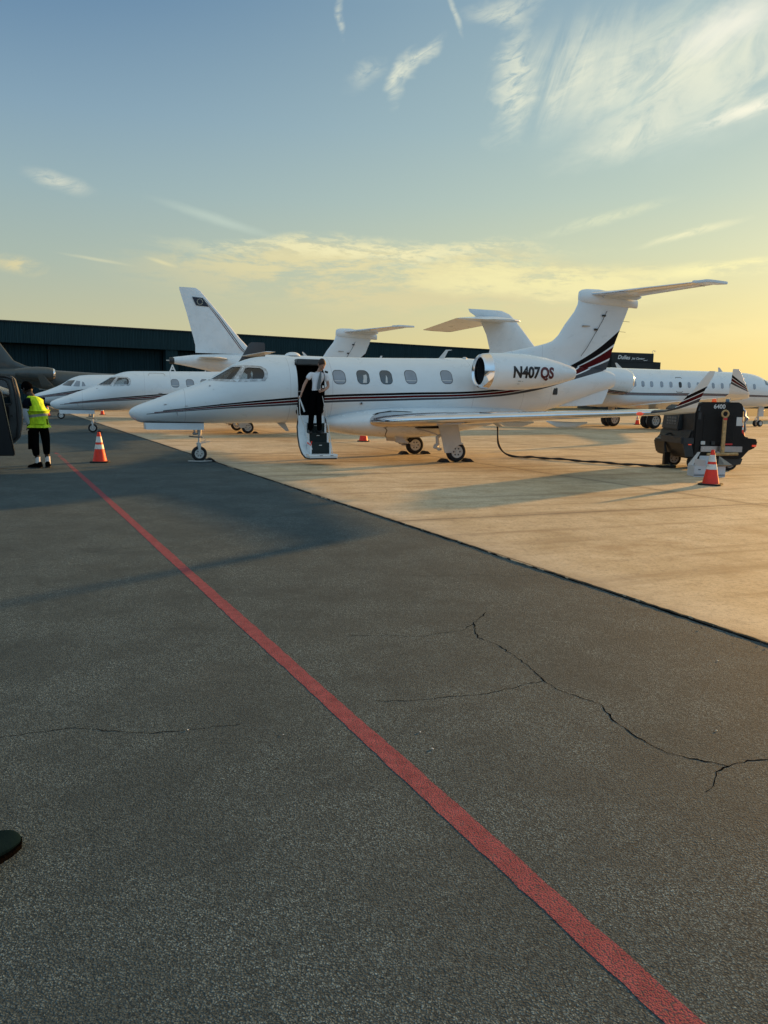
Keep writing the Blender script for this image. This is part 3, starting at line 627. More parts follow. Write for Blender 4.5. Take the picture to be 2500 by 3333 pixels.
def boolean(o, cutters):
    for c in cutters:
        c.parent = o.parent
        md = o.modifiers.new('b', 'BOOLEAN'); md.operation = 'DIFFERENCE'; md.solver = 'EXACT'; md.object = c
    me = evaluated(o); o.modifiers.clear(); old = o.data; o.data = me
    for c in cutters: bpy.data.objects.remove(c)
    me.shade_smooth(); me.set_sharp_from_angle(angle=R(38))
def nacelle(parent, x0, c, prof, lipn=3, depth=0.5, name='engine_nacelle', mt='white', zc=lambda x: 0.0, fan_r=0.9):
    """prof: (x, radius) from the intake lip aft, centre c=(y,z); intake at x0"""
    y, z = c
    R2 = [(r, x0 + x) for x, r in prof]
    r0 = prof[0][1]
    n = 40; m = MB()
    m.lathe(R2, n, (0, y, z), 'x', cap=False)
    m.lathe([(R2[-1][0], R2[-1][1]), (R2[-1][0] * 0.8, R2[-1][1] - 0.06)], n, (0, y, z), 'x', cap=False)
    m.mi = 1; m.lathe([(R2[-1][0] * 0.8, R2[-1][1] - 0.06), (0.001, R2[-1][1] - 0.3)], n, (0, y, z), 'x', cap=False)
    nac = m.build(name, [mt, 'dark'], parent, ang=50)
    lp = MB(); lo = [(r * 1.003 + 0.002, x) for r, x in R2[:lipn]]
    inner = [(r0 * 0.97, x0 - 0.015), (r0 * 0.90, x0 + 0.0), (r0 * 0.86, x0 + 0.05), (r0 * 0.85, x0 + 0.12)]
    lp.lathe(inner[::-1] + lo, n, (0, y, z), 'x', cap=False); lp.build('intake_lip', 'chrome', nac, ang=60)
    ins = MB(); ins.lathe([(r0 * 0.85, x0 + 0.12), (r0 * 0.88, x0 + depth)], n, (0, y, z), 'x', cap=False); ins.build('intake_duct', 'gpug', nac, ang=60)
    fn = MB(); fn.lathe([(r0 * 0.9, x0 + depth), (0.001, x0 + depth + 0.01)], n, (0, y, z), 'x', cap=False)
    for k in range(18):
        a = 2 * PI * k / 18; ca, sa = math.cos(a), math.sin(a); q = r0 * 0.82
        fn.add([(x0 + depth - 0.05, y - sa * .03 + ca * .06, z + ca * .03 + sa * .06), (x0 + depth - 0.05, y + ca * q - sa * .05, z + sa * q + ca * .05), (x0 + depth, y + ca * q + sa * .05, z + sa * q - ca * .05)], [(0, 1, 2)])
    fn.lathe([(0.001, x0 + depth - 0.22), (0.05, x0 + depth - 0.16), (0.08, x0 + depth - 0.02)], 16, (0, y, z), 'x', cap=False)
    fn.build('engine_fan', 'steel', nac, ang=30)
    return nac
def light_jet(loc, rz, label, door_open, reg=True):
    J = empty('business_jet', loc, rz, label, 'jet', JG)
    F = Fus(TOP, BOT, WID, 2.1)
    st = [-1.609, -1.6, -1.585, -1.56, -1.53, -1.48, -1.41, -1.33] + [-1.25 + 0.15 * i for i in range(88)] + [11.9]
    m = MB(); m.loft([F.ring(s, 72) for s in st]); m.mi = 1
    ins = MB(); m.loft([F.ring(s, 72, inset=0.06)[::-1] for s in [-0.9 + 0.2 * i for i in range(52)]])
    fus = m.build('fuselage', [P_MAIN, 'dark'], J, recalc=False)
    bm = bmesh.new(); bm.from_mesh(fus.data)     # outer shell outward, inner shell inward
    n_out = sum(1 for p in fus.data.polygons if p.material_index == 0)
    bm.faces.ensure_lookup_table(); fo = [f for f in bm.faces if f.material_index == 0]; fi = [f for f in bm.faces if f.material_index == 1]
    bmesh.ops.recalc_face_normals(bm, faces=fo); bmesh.ops.recalc_face_normals(bm, faces=fi); bmesh.ops.reverse_faces(bm, faces=fi)
    bm.to_mesh(fus.data); bm.free()
    WS = [(0.30, 1.995), (0.79, 2.285), (0.97, 2.285), (0.745, 1.985)]
    SW = [(0.90, 1.995), (1.06, 2.255), (1.12, 2.275), (1.39, 2.265), (1.455, 2.22), (1.48, 2.16), (1.475, 2.08), (1.43, 2.01)]
    cuts = []
    for sg in (-1, 1):
        cuts.append(cutter(MB().prism(WS, sg * 0.05, sg * 1.3, 'y'))); cuts.append(cutter(MB().prism(SW, sg * 0.35, sg * 1.3, 'y')))
    DR = rrect(2.61, 1.815, 0.67, 1.33, 0.12, 6)
    if door_open: cuts.append(cutter(MB().prism(DR, -1.3, -0.3, 'y')))
    boolean(fus, cuts)
    # cockpit glazing
    for sg in (-1, 1):
        m = MB(); patch(m, F, WS, -0.012, 0.06, sg); m.build('windshield_pane', 'clear', fus)
        m = MB(); patch(m, F, SW, -0.012, 0.06, sg); m.build('cockpit_side_window', 'clear', fus)
        m = MB(); ringstrip(m, F, dens(scalep(SW, 0.075), 9), SW, 0.004, sg) if False else None
        W2 = [(0.20, 1.955), (0.775, 2.325), (0.99, 2.335), (1.42, 2.315), (1.53, 2.25), (1.565, 2.16), (1.55, 2.05), (1.48, 1.955), (0.85, 1.925)]
        m = MB()
        # metal surround: quads between outer outline and the two panes, laid on the skin
        def quadstrip(a, b, n=8):
            for i in range(len(a) - 1):
                for k in range(n):
                    def L(p, q, t): return (p[0] + (q[0] - p[0]) * t, p[1] + (q[1] - p[1]) * t)
                    P = [L(a[i], a[i + 1], k / n), L(a[i], a[i + 1], (k + 1) / n), L(b[i], b[i + 1], (k + 1) / n), L(b[i], b[i + 1], k / n)]
                    m.add([F.side(*p, 0.004, sg) for p in P], [(0, 1, 2, 3)])
        quadstrip([(0.20, 1.955), (0.785, 2.315), (0.99, 2.33)], [WS[0], WS[1], WS[2]])
        quadstrip([(0.20, 1.955), (0.52, 1.935), (0.85, 1.925)], [WS[0], (0.52, 1.99), WS[3]])
        quadstrip([WS[2], WS[3]], [SW[1], SW[0]])
        quadstrip([(0.99, 2.33), (1.2, 2.33), (1.42, 2.315), (1.53, 2.25), (1.565, 2.16), (1.55, 2.05), (1.48, 1.955)], [SW[1], SW[2], SW[3], SW[4], SW[5], SW[6], SW[7]])
        quadstrip([(1.48, 1.955), (0.85, 1.925)], [SW[7], SW[0]])
        quadstrip([(0.99, 2.33), (0.99, 2.33)], [WS[2], SW[1]])
        m.build('windshield_frame', 'frame', fus)
    # cabin windows
    for i, (x, z) in enumerate([(3.33, 2.09), (3.95, 2.10), (4.56, 2.11), (5.23, 2.13), (6.23, 2.15)]):
        for sg in (-1, 1):
            m = MB(); wr = rrect(x, z, 0.30, 0.325, 0.105, 6, skew=-0.09); wo = rrect(x, z, 0.328, 0.352, 0.117, 6, skew=-0.09)
            ringstrip(m, F, wo, wr, 0.003, sg); wf = m.build('cabin_window', 'gpug', fus)
            m = MB(); patch(m, F, wr, -0.001 if False else 0.0025, 0.05, sg); m.build('pane', 'shade' if (i not in (1, 2) or not reg) else 'glass', wf)
            if i not in (1, 2) or not reg:
                m = MB(); s2 = [(x - 0.135, z - 0.10), (x + 0.145, z - 0.10), (x + 0.145, z - 0.082), (x - 0.135, z - 0.082)]; patch(m, F, s2, 0.006, 0.05, sg); m.build('shade_rail', 'pale', wf)
            else:
                m = MB(); s2 = [(x - 0.02, z - 0.14), (x + 0.08, z - 0.14), (x + 0.10, z + 0.0), (x + 0.09, z + 0.07), (x + 0.01, z + 0.05), (x - 0.0, z - 0.05)] if i == 1 else [(x - 0.03, z - 0.14), (x + 0.03, z - 0.14), (x + 0.03, z + 0.0), (x + 0.0, z + 0.06)]
                patch(m, F, s2, 0.006, 0.05, sg); m.build('seat_headrest', 'pale', wf)
    # belly fairing
    fp = [(2.75, 1.02, 0.90, 0.30), (2.95, 1.10, 0.80, 0.62), (3.2, 1.18, 0.74, 0.82), (3.7, 1.30, 0.655, 0.97), (4.4, 1.41, 0.595, 1.04), (5.4, 1.47, 0.555, 1.06), (6.2, 1.48, 0.60, 1.04), (7.0, 1.48, 0.74, 0.98), (7.8, 1.45, 0.895, 0.84), (8.5, 1.40, 1.04, 0.62), (9.0, 1.33, 1.15, 0.35)]
    F2 = Fus([(a, b) for a, b, c, d in fp], [(a, c) for a, b, c, d in fp], [(a, d) for a, b, c, d in fp], 2.25)
    m = MB(); m.loft([F2.ring(2.76 + 0.13 * i, 48) for i in range(49)]); m.build('wing_fairing', 'white', J)
    m = MB(); m.path([F2.side(x, z, 0.004) for x, z in ((4.78, 0.585), (4.66, 0.62), (4.58, 0.70), (4.56, 0.78), (4.50, 0.84), (4.42, 0.87))] , 0.012, 6); m.build('seal_strip', 'seal', J)
    # wings
    nz = (0, 0, 1)
    for sg in (-1, 1):
        Y = lambda v: v * sg
        stn = [((3.98, Y(0.85), 1.0), 2.95, 0.17, nz), ((4.25, Y(1.35), 1.02), 2.62, 0.15, nz), ((6.1, Y(4.4), 1.22), 1.75, 0.13, nz), ((7.62, Y(7.15), 1.385), 1.05, 0.115, nz)]
        wg = surf('wing', stn, 'white', J, 10); ledge('leading_edge', [(Vector(a[0]) - Vector((0.004, 0, 0)), a[1], a[2], a[3]) for a in stn], 'chrome', wg, off=0.006, sub=10)
        wl = [((7.62, Y(7.15), 1.385), 1.05, 0.115, nz), ((7.72, Y(7.40), 1.415), 0.74, 0.10, (0, Y(-0.25), 1)), ((7.82, Y(7.55), 1.48), 0.52, 0.09, (0, Y(-0.75), 0.65)), ((7.92, Y(7.62), 1.60), 0.40, 0.085, (0, Y(-1), 0.25)), ((8.09, Y(7.69), 1.81), 0.28, 0.08, (0, Y(-1), 0.22)), ((8.28, Y(7.78), 2.08), 0.19, 0.08, (0, Y(-1), 0.2)), ((8.35, Y(7.80), 2.165), 0.13, 0.07, (0, Y(-1), 0.2))]
        w2 = surf('winglet', wl, P_WLET, wg, 5)
        m = MB(); m.path([foil((4.0, Y(0.93), 1.0), 2.9, 0.17, nz, off=0.008)[k] for k in (1, 2, 3, 4, 5, 6, 7, 8, 9, 10, 11, 12, 13)], 0.012, 6); m.build('root_seal', 'seal', wg)
        m = MB(); m.ball((7.50, Y(6.98), 1.36), (0.05, 0.09, 0.035), 14, 8); m.build('navigation_light', 'redlens' if sg < 0 else 'bluel', wg)
        for yy, xx in ((2.1, 6.95), (3.6, 7.1), (5.2, 7.45)):
            m = MB(); m.loft([[(xx - 0.9 + dx_, Y(yy) + 0.035 * math.cos(a) * s_, 1.02 + yy * 0.028 - 0.05 * s_ + 0.06 * math.sin(a) * s_ - dz_) for a in [2 * PI * k / 8 for k in range(8)]] for dx_, s_, dz_ in ((0, .2, 0), (0.25, 1, 0.02), (0.7, 1, 0.03), (1.0, .3, 0.02))]); m.build('flap_track_fairing', 'white', wg)
        m = MB(); m.prism([(6.35, 1.10), (6.55, 1.10), (6.72, 0.95), (6.60, 0.955)], Y(2.98), Y(3.0), 'y'); m.build('static_mast', 'pale', wg, smooth=False)
        # engine
        prof = [(0, 0.385), (0.03, 0.415), (0.10, 0.435), (0.22, 0.45), (0.45, 0.465), (0.75, 0.468), (1.1, 0.462), (1.45, 0.445), (1.9, 0.385), (2.3, 0.30), (2.62, 0.215), (2.78, 0.165), (2.80, 0.155)]
        nc = nacelle(J, 6.84, (Y(1.42), 2.305), prof, 4, 0.45)
        m = MB(); m.loft([[(x, Y(0.55), z0 + hz) for hz in (-h_, h_)] [::1] + [(x, Y(1.15), z1 + hz) for hz in (h1, -h1)] for x, z0, h_, z1, h1 in ((7.35, 2.25, .02, 2.32, .02), (7.6, 2.25, .09, 2.32, .08), (8.6, 2.27, .10, 2.32, .09), (9.3, 2.3, .04, 2.33, .03), (9.5, 2.3, .01, 2.33, .01))]); m.build('engine_pylon', 'white', J, ang=60)
        if sg < 0 and reg:
            def onn(dx_, dz_):
                def f(u, v):
                    X = dx_ + u; Z = dz_ + v; xx = X - 6.84; r_ = interp(prof, xx) + 0.005; zz = max(-r_ * .98, min(r_ * .98, Z - 2.305)); return (X, -1.42 - math.sqrt(r_ * r_ - zz * zz), Z)
                return f
            k = 0.0; txt = 'N407'
            vs, fs = text_mesh('N407', 0.385, 0.016); wmax = max(v[0] for v in vs); sc = 0.80 / wmax
            b = MB(); b.add([onn(7.58, 2.155)(v[0] * sc, v[1] * 1.0 + 0.0) for v in vs], fs); b.build('registration_marking', 'regblk', nc, smooth=False, recalc=False)
            vs, fs = text_mesh('QS', 0.385, 0.016); wmax = max(v[0] for v in vs); sc = 0.44 / wmax
            b = MB(); b.add([onn(8.385, 2.155)(v[0] * sc, v[1] * 1.0) for v in vs], fs); b.build('registration_marking', 'regred', nc, smooth=False, recalc=False)
            for q in [(7.80, 2.06, .07, .008), (7.80, 1.99, .06, .006), (7.89, 2.06, .03, .006)]: MB().box(onn(q[0], q[1])(0, 0), (q[2], 0.01, q[3])).build('drain_mark', 'seal', nc, smooth=False)
        # ventral fin
        m = MB(); m.prism([(9.7, 1.45), (11.72, 1.96), (11.66, 1.78), (11.52, 1.50), (10.84, 1.44), (10.1, 1.42)], Y(0.13), Y(0.16), 'y')
        m.build('ventral_fin', 'white', J, bevel=0.01)
        m = MB(); m.box(F.side(9.63, 1.84, 0.0, sg), (0.17, 0.03, 0.19)); m.build('access_hatch', 'gpug', fus, bevel=0.02)
    # tail
    fin = [(7.3, 2.60), (8.27, 2.87), (9.35, 3.10), (9.61, 3.165), (9.84, 3.25), (10.01, 3.40), (10.21, 3.70), (10.62, 4.30), (10.66, 4.62)]
    def finx(z):      # leading edge x at height z
        p = [(q[1], q[0]) for q in fin]; return interp(p, z)
    def tex(z): return interp([(2.0, 11.55), (2.50, 11.70), (3.17, 11.92), (3.64, 12.10), (4.26, 12.35), (4.75, 12.5)], z)
    rings = []
    for z in [2.45, 2.62, 2.75, 2.87, 2.98, 3.06, 3.12, 3.18, 3.25, 3.4, 3.55, 3.7, 3.9, 4.1, 4.3, 4.45, 4.62]:
        x0 = finx(max(z, 2.601)); c = tex(z) - x0; tk = 0.25 / max(c, 1.5); rings.append(foil((x0, 0, z), c, min(0.13, 0.20 / c), (0, 1, 0)))
    # symmetric section for the fin
    for r_ in rings:
        for q in range(len(r_)): pass
    m = MB(); m.loft(rings); fn = m.build('tail_fin', P_MAIN, J, ang=55)
    m = MB(); m.path([(11.55 + 0.02, -0.075, 4.15), (11.42, -0.078, 3.85), (11.2, -0.085, 3.5), (10.95, -0.09, 3.1), (10.75, -0.095, 2.85)], 0.008, 5)
    for z in (4.02, 3.62): m.box((11.47 - (4.02 - z) * .62, -0.085, z), (0.11, 0.03, 0.05))
    m.build('rudder_hinge', 'seal', fn, smooth=False)
    m = MB(); m.path([(10.75, -0.10, 3.70), (11.0, -0.11, 3.70)], [0.02, 0.012], 6); m.build('fin_probe', 'steel', fn)
    # bullet fairing
    bl = [(10.64, 4.50, .02, .04), (10.66, 4.52, .06, .14), (10.74, 4.52, .10, .19), (10.9, 4.52, .13, .22), (11.3, 4.52, .14, .23), (11.8, 4.50, .13, .20), (12.3, 4.44, .09, .15), (12.62, 4.40, .045, .12), (12.66, 4.40, .03, .11)]
    m = MB(); m.loft([[(x, a_ * math.cos(t), z + b_ * math.sin(t)) for t in [2 * PI * k / 20 for k in range(20)]] for x, z, a_, b_ in bl]); m.build('bullet_fairing', 'white', J, ang=60)
    for sg in (-1, 1):
        Y = lambda v: v * sg
        stn = [((10.97, Y(0.10), 4.60), 1.62, 0.10, nz), ((11.3, Y(0.55), 4.61), 1.34, 0.09, nz), ((12.50, Y(2.45), 4.70), 0.80, 0.08, nz)]
        hs = surf('horizontal_stabilizer', stn, 'white', J, 6)
        m = MB(); tip = [(12.48, 2.42), (12.62, 2.50), (12.68, 2.72), (12.82, 2.75), (13.48, 2.63), (13.28, 2.42)]
        vs = [(x, Y(y), z) for z in (4.68, 4.755) for x, y in tip]
        m.add(vs, [(5, 4, 3, 2, 1, 0), (6, 7, 8, 9, 10, 11)] + [(i, (i + 1) % 6, (i + 1) % 6 + 6, i + 6) for i in range(6)])
        m.build('horn_balance', 'white', hs, bevel=0.012)
        m = MB(); m.prism([(11.35, 4.50), (12.52, 4.50), (12.66, 4.56), (12.66, 4.615), (11.35, 4.60)], Y(0.10), Y(0.20), 'y'); m.build('stabilizer_fairing', 'white', hs, bevel=0.02)
        ledge('stabilizer_leading_edge', stn, 'chrome', hs, off=0.003, sub=6)
    for dz in (0, 0.35, 0.7):
        pass
    for yy in (-2.2, -1.8): MB().path([(13.1 - (2.6 + yy) * .55, yy, 4.68), (13.32 - (2.6 + yy) * .55, yy, 4.66)], 0.005, 4).build('static_wick', 'seal', J)
    for z in (3.9, 3.6): MB().path([(tex(z) - .02, 0, z), (tex(z) + 0.22, 0, z - .01)], 0.005, 4).build('static_wick', 'seal', J)
    # antennas
    m = MB(); m.prism([(6.33, 2.64), (6.50, 2.64), (6.62, 2.87), (6.74, 2.895), (6.72, 2.905), (6.56, 2.90)], -0.012, 0.012, 'y'); m.build('blade_antenna', 'pale', fus, smooth=False)
    m = MB(); m.prism([(4.66, 2.62), (4.72, 2.62), (4.745, 2.685), (4.70, 2.685)], -0.01, 0.01, 'y'); m.build('blade_antenna', 'pale', fus, smooth=False)
    m = MB(); m.ball((7.12, 0, 2.68), (0.07, 0.07, 0.045), 12, 8); m.build('beacon', 'pale', fus)
    m = MB(); m.prism([(1.92, 0.95), (2.14, 0.95), (2.25, 0.73), (2.17, 0.73)], -0.012, 0.012, 'y'); m.build('blade_antenna', 'pale', fus, smooth=False)
    m = MB()
    for (x, z, w_, h_) in ((0.23, 1.83, .05, .045), (0.48, 1.41, .08, .03), (-0.33, 1.35, .07, .012), (-0.80, 1.385, .075, .012), (0.10, 1.44, .012, .012), (0.3, 1.75, .02, .012)):
        p = F.side(x, z, 0.01); MB().ball(p, (w_ / 2, 0.02, h_ / 2), 8, 6).build('air_data_probe', 'steel', fus)
    p = F.side(-0.55, 1.20, 0.0); m.path([p, (p[0] + 0.01, p[1] - 0.05, p[2] - 0.01), (p[0] + 0.03, p[1] - 0.05, p[2] - 0.09)], 0.012, 6)
    m.build('air_data_probe', 'steel', fus)
    m = MB(); p = F.side(3.91, 1.46, 0.004); m.ball(p, (0.045, 0.012, 0.045), 14, 8); m.build('outflow_port', 'steel', fus)
    m = MB(); p = F.side(3.91, 1.46, 0.012); m.ball(p, (0.022, 0.010, 0.022), 10, 6); m.build('outflow_port', 'dark', fus)
    # nose gear
    g = MB().tube((0.03, 0, 0.98), (0.01, 0, 0.64), 0.055, 0.050).tube((0.01, 0, 0.66), (0.0, 0, 0.45), 0.026, 0.026).build('nose_landing_gear', 'cream', J)
    m = MB(); m.path([(-0.24, -0.03, 0.615), (-0.1, -0.03, 0.60), (0.08, -0.03, 0.59)], 0.018, 6); m.path([(-0.13, 0, 0.92), (-0.10, 0, 0.70), (0, 0, 0.66)], 0.02, 6); m.ball((-0.12, -0.03, 0.68), 0.035, 8, 6); m.ball((-0.07, -0.04, 0.67), 0.03, 8, 6)
    m.build('steering_actuator', 'steel', g)
    m = MB(); m.path([(0.05, 0, 0.62), (0.17, 0, 0.52), (0.02, 0, 0.44)], 0.012, 6); m.path([(0.04, -0.02, 0.44), (0.15, -0.03, 0.465), (0.27, -0.03, 0.485)], [0.016, 0.012, 0.008], 6); m.build('torque_link', 'cream', g)
    m = MB(); m.ball((0, 0, 0.43), (0.06, 0.09, 0.045), 12, 8)
    for sg in (-1, 1): m.prism([(-0.055, 0.44), (0.045, 0.44), (0.03, 0.28), (0.035, 0.16), (-0.02, 0.16), (-0.03, 0.30)], sg * 0.075, sg * 0.10, 'y')
    m.tube((0, -0.11, 0.185), (0, 0.11, 0.185), 0.02); m.build('nose_fork', 'cream', g, bevel=0.005)
    wheel(g, (0, 0, 0.185), 0.185, 0.12)
    for sg in (-1, 1):
        m = MB(); m.prism([(-1.26, 0.945), (0.10, 0.935), (0.10, 0.775), (-1.24, 0.785)], sg * 0.215, sg * 0.235, 'y')
        m.prism([(-1.275, 0.945), (-1.262, 0.945), (-1.255, 0.785), (-1.267, 0.785)], sg * 0.16, sg * 0.235, 'y'); m.build('nose_gear_door', 'white', J, smooth=False)
    m = MB(); m.box((-0.58, 0, 0.945), (1.36, 0.44, 0.02)); m.build('wheel_well', 'dark', J, smooth=False)
    # main gear
    for sg in (-1, 1):
        Y = lambda v: v * sg
        g = MB().path([(5.95, Y(1.42), 1.05), (5.93, Y(1.40), 0.72), (5.97, Y(1.38), 0.36)], [0.055, 0.05, 0.045], 10).build('main_landing_gear', 'cream', J)
        m = MB(); m.path([(5.97, Y(1.38), 0.36), (6.1, Y(1.36), 0.31), (6.26, Y(1.36), 0.25)], [0.06, 0.05, 0.04], 8)
        m.path([(5.90, Y(1.36), 0.72), (5.76, Y(1.36), 0.62), (5.78, Y(1.36), 0.46), (5.70, Y(1.36), 0.40)], [0.03, 0.05, 0.055, 0.05], 8); m.path([(5.35, Y(1.0), 0.82), (5.6, Y(1.2), 0.76), (5.85, Y(1.36), 0.66)], 0.018, 6)
        m.ball((5.72, Y(1.37), 0.38), (0.075, 0.05, 0.05), 10, 8); m.ball((5.82, Y(1.37), 0.33), (0.07, 0.05, 0.045), 10, 8); m.build('trailing_link', 'cream', g)
        m = MB(); m.prism([(5.72, 1.0), (6.24, 1.0), (6.32, 0.72), (6.36, 0.50), (6.43, 0.475), (6.42, 0.45), (6.30, 0.44), (6.18, 0.36), (6.11, 0.24), (5.91, 0.235), (5.83, 0.55), (5.72, 0.92)], Y(1.50), Y(1.525), 'y'); m.build('main_gear_door', 'cream', g, bevel=0.006)
        wheel(g, (6.27, Y(1.40), 0.262), 0.262, 0.17)
        m = MB(); m.prism([(5.05, 0.80), (5.30, 0.66), (5.9, 0.70), (5.9, 1.0), (5.35, 0.98)], Y(0.72), Y(1.40), 'y') if False else m.box((5.6, Y(1.0), 0.90), (0.62, 0.75, 0.10)); m.build('gear_bay', 'dark', J, smooth=False)
        m = MB(); m.prism([(5.0, 0.60), (5.20, 0.58), (5.35, 0.42), (5.02, 0.45)], Y(0.35), Y(0.37), 'y'); m.build('inner_gear_door', 'cream', J, smooth=False)
    # airstair
    if door_open:
        m = MB(); ringstrip(m, F, dens(rrect(2.61, 1.815, 0.71, 1.37, 0.14, 6), 9), dens(rrect(2.61, 1.815, 0.665, 1.325, 0.118, 6), 9), 0.004); m.build('door_seal', 'seal', fus)
        m = MB(); m.box((2.6, 0.0, 1.13), (2.2, 0.94, 0.03)); m.build('cabin_floor', 'dark', fus, smooth=False)
        m = MB(); m.box((2.60, -0.45, 2.44), (0.62, 0.5, 0.14)); m.build('door_header', 'trim', fus, bevel=0.02)
        m = MB(); m.prism([(2.28, 1.85), (2.42, 2.08), (2.46, 2.0), (2.47, 1.6), (2.40, 1.42), (2.28, 1.42)], 0.1, 0.5, 'y'); m.build('galley_cabinet', 'brown', fus, bevel=0.04)
        m = MB(); m.box((2.34, -0.2, 1.73), (0.25, 0.5, 0.02)); m.build('cabinet_rail', 'pale', fus, smooth=False)
        S = [(-0.80, 1.15), (-0.90, 0.93), (-0.97, 0.70), (-1.08, 0.46), (-1.24, 0.30), (-1.5, 0.20), (-1.80, 0.205)]
        S2 = [(-0.80, 1.08), (-0.94, 0.88), (-1.02, 0.66), (-1.13, 0.42), (-1.29, 0.25), (-1.52, 0.165), (-1.80, 0.165)]
        m = MB(); rows = []
        for i, ((a, b_), (c, d_)) in enumerate(zip(S, S2)):
            x0, x1 = (2.30, 2.24, 2.235, 2.245, 2.27, 2.30, 2.34)[i], (2.93, 2.93, 2.94, 2.95, 2.96, 2.98, 3.0)[i]
            rows.append([(x0, c, d_), (x1, c, d_), (x1, a, b_), (x0, a, b_)])
        m.loft(rows); st_ = m.build('airstair', 'white', J, bevel=0.012)
        m = MB(); m.path([((2.29, 2.23, 2.225, 2.235, 2.26, 2.29, 2.33)[i], c - 0.005, d_) for i, (c, d_) in enumerate(S2)] + [(2.98, -1.805, 0.165)], 0.016, 6); m.path([(2.975, c, d_) for c, d_ in S2], 0.014, 6); m.build('stair_seal', 'seal', st_)
        for i, (yf, z0, z1) in enumerate(((-1.04, 0.70, 0.965), (-1.26, 0.48, 0.735), (-1.48, 0.26, 0.515))):
            m = MB(); m.prism([(2.455, z0), (2.885, z0), (2.885, z1), (2.455, z1)], yf, yf + 0.27, 'y'); s_ = m.build('step', 'step', st_, smooth=False)
            m = MB(); m.box((2.67, yf - 0.004, z1 - 0.055), (0.07, 0.008, 0.014)); m.build('step_light', 'refl', s_, smooth=False)
            for x_ in (2.43, 2.91): MB().prism([(yf - 0.015, z0 - 0.02), (yf + 0.27, z0 - 0.02), (yf + 0.27, z1 + 0.005), (yf - 0.015, z1 + 0.005)], x_ - 0.022, x_ + 0.022, 'x').build('stringer', 'white', st_, smooth=False)
        m = MB(); m.box((2.66, -1.66, 0.235), (0.70, 0.30, 0.055)); m.build('bottom_step', 'white', st_, bevel=0.01)
        m = MB(); m.box((2.6, -1.815, 0.235), (0.07, 0.006, 0.012)); m.box((2.86, -1.815, 0.235), (0.07, 0.006, 0.012)); m.build('step_vent', 'seal', st_, smooth=False)
        m = MB(); m.path([(2.27, -1.0, 1.60), (2.33, -1.02, 1.42), (2.39, -1.05, 1.24)], [0.016, 0.02, 0.02], 8); m.build('hand_grip', 'white', st_)
        m = MB(); m.path([(2.27, -1.0, 1.62), (2.27, -1.08, 1.2), (2.36, -1.2, 0.85), (2.46, -1.5, 0.36)], 0.011, 6); m.path([(2.25, -0.9, 1.35), (2.26, -0.95, 1.02)], 0.011, 6); m.path([(2.86, -0.95, 1.62), (2.90, -1.2, 1.15), (2.93, -1.62, 0.28)], 0.010, 6); m.build('handrail', 'pale', st_)
        m = MB(); m.path([(2.36, -1.42, 0.52), (2.43, -1.5, 0.46), (2.45, -1.5, 0.56)], 0.014, 6); m.build('latch_handle', 'orange', st_)
    else:
        m = MB(); ringstrip(m, F, dens(rrect(2.61, 1.815, 0.70, 1.40, 0.12, 6), 9), dens(rrect(2.61, 1.815, 0.65, 1.35, 0.10, 6), 9), 0.004); d_ = m.build('cabin_door_outline', 'frame', fus)
        m = MB(); p = F.side(2.72, 1.66, 0.01); m.box(p, (0.16, 0.02, 0.02)); m.build('door_handle', 'seal', fus, smooth=False)
    return J, F
J1, F1 = light_jet((-4.554, 18.869, 0), R(20), 'white twin-engine jet with its door stair down and dark registration on the engine', True)
J2, F2_ = light_jet((-12.3, 32.5, 0), R(20.5), 'second white jet in the row, door closed, nose just behind the open jet', False, reg=False)

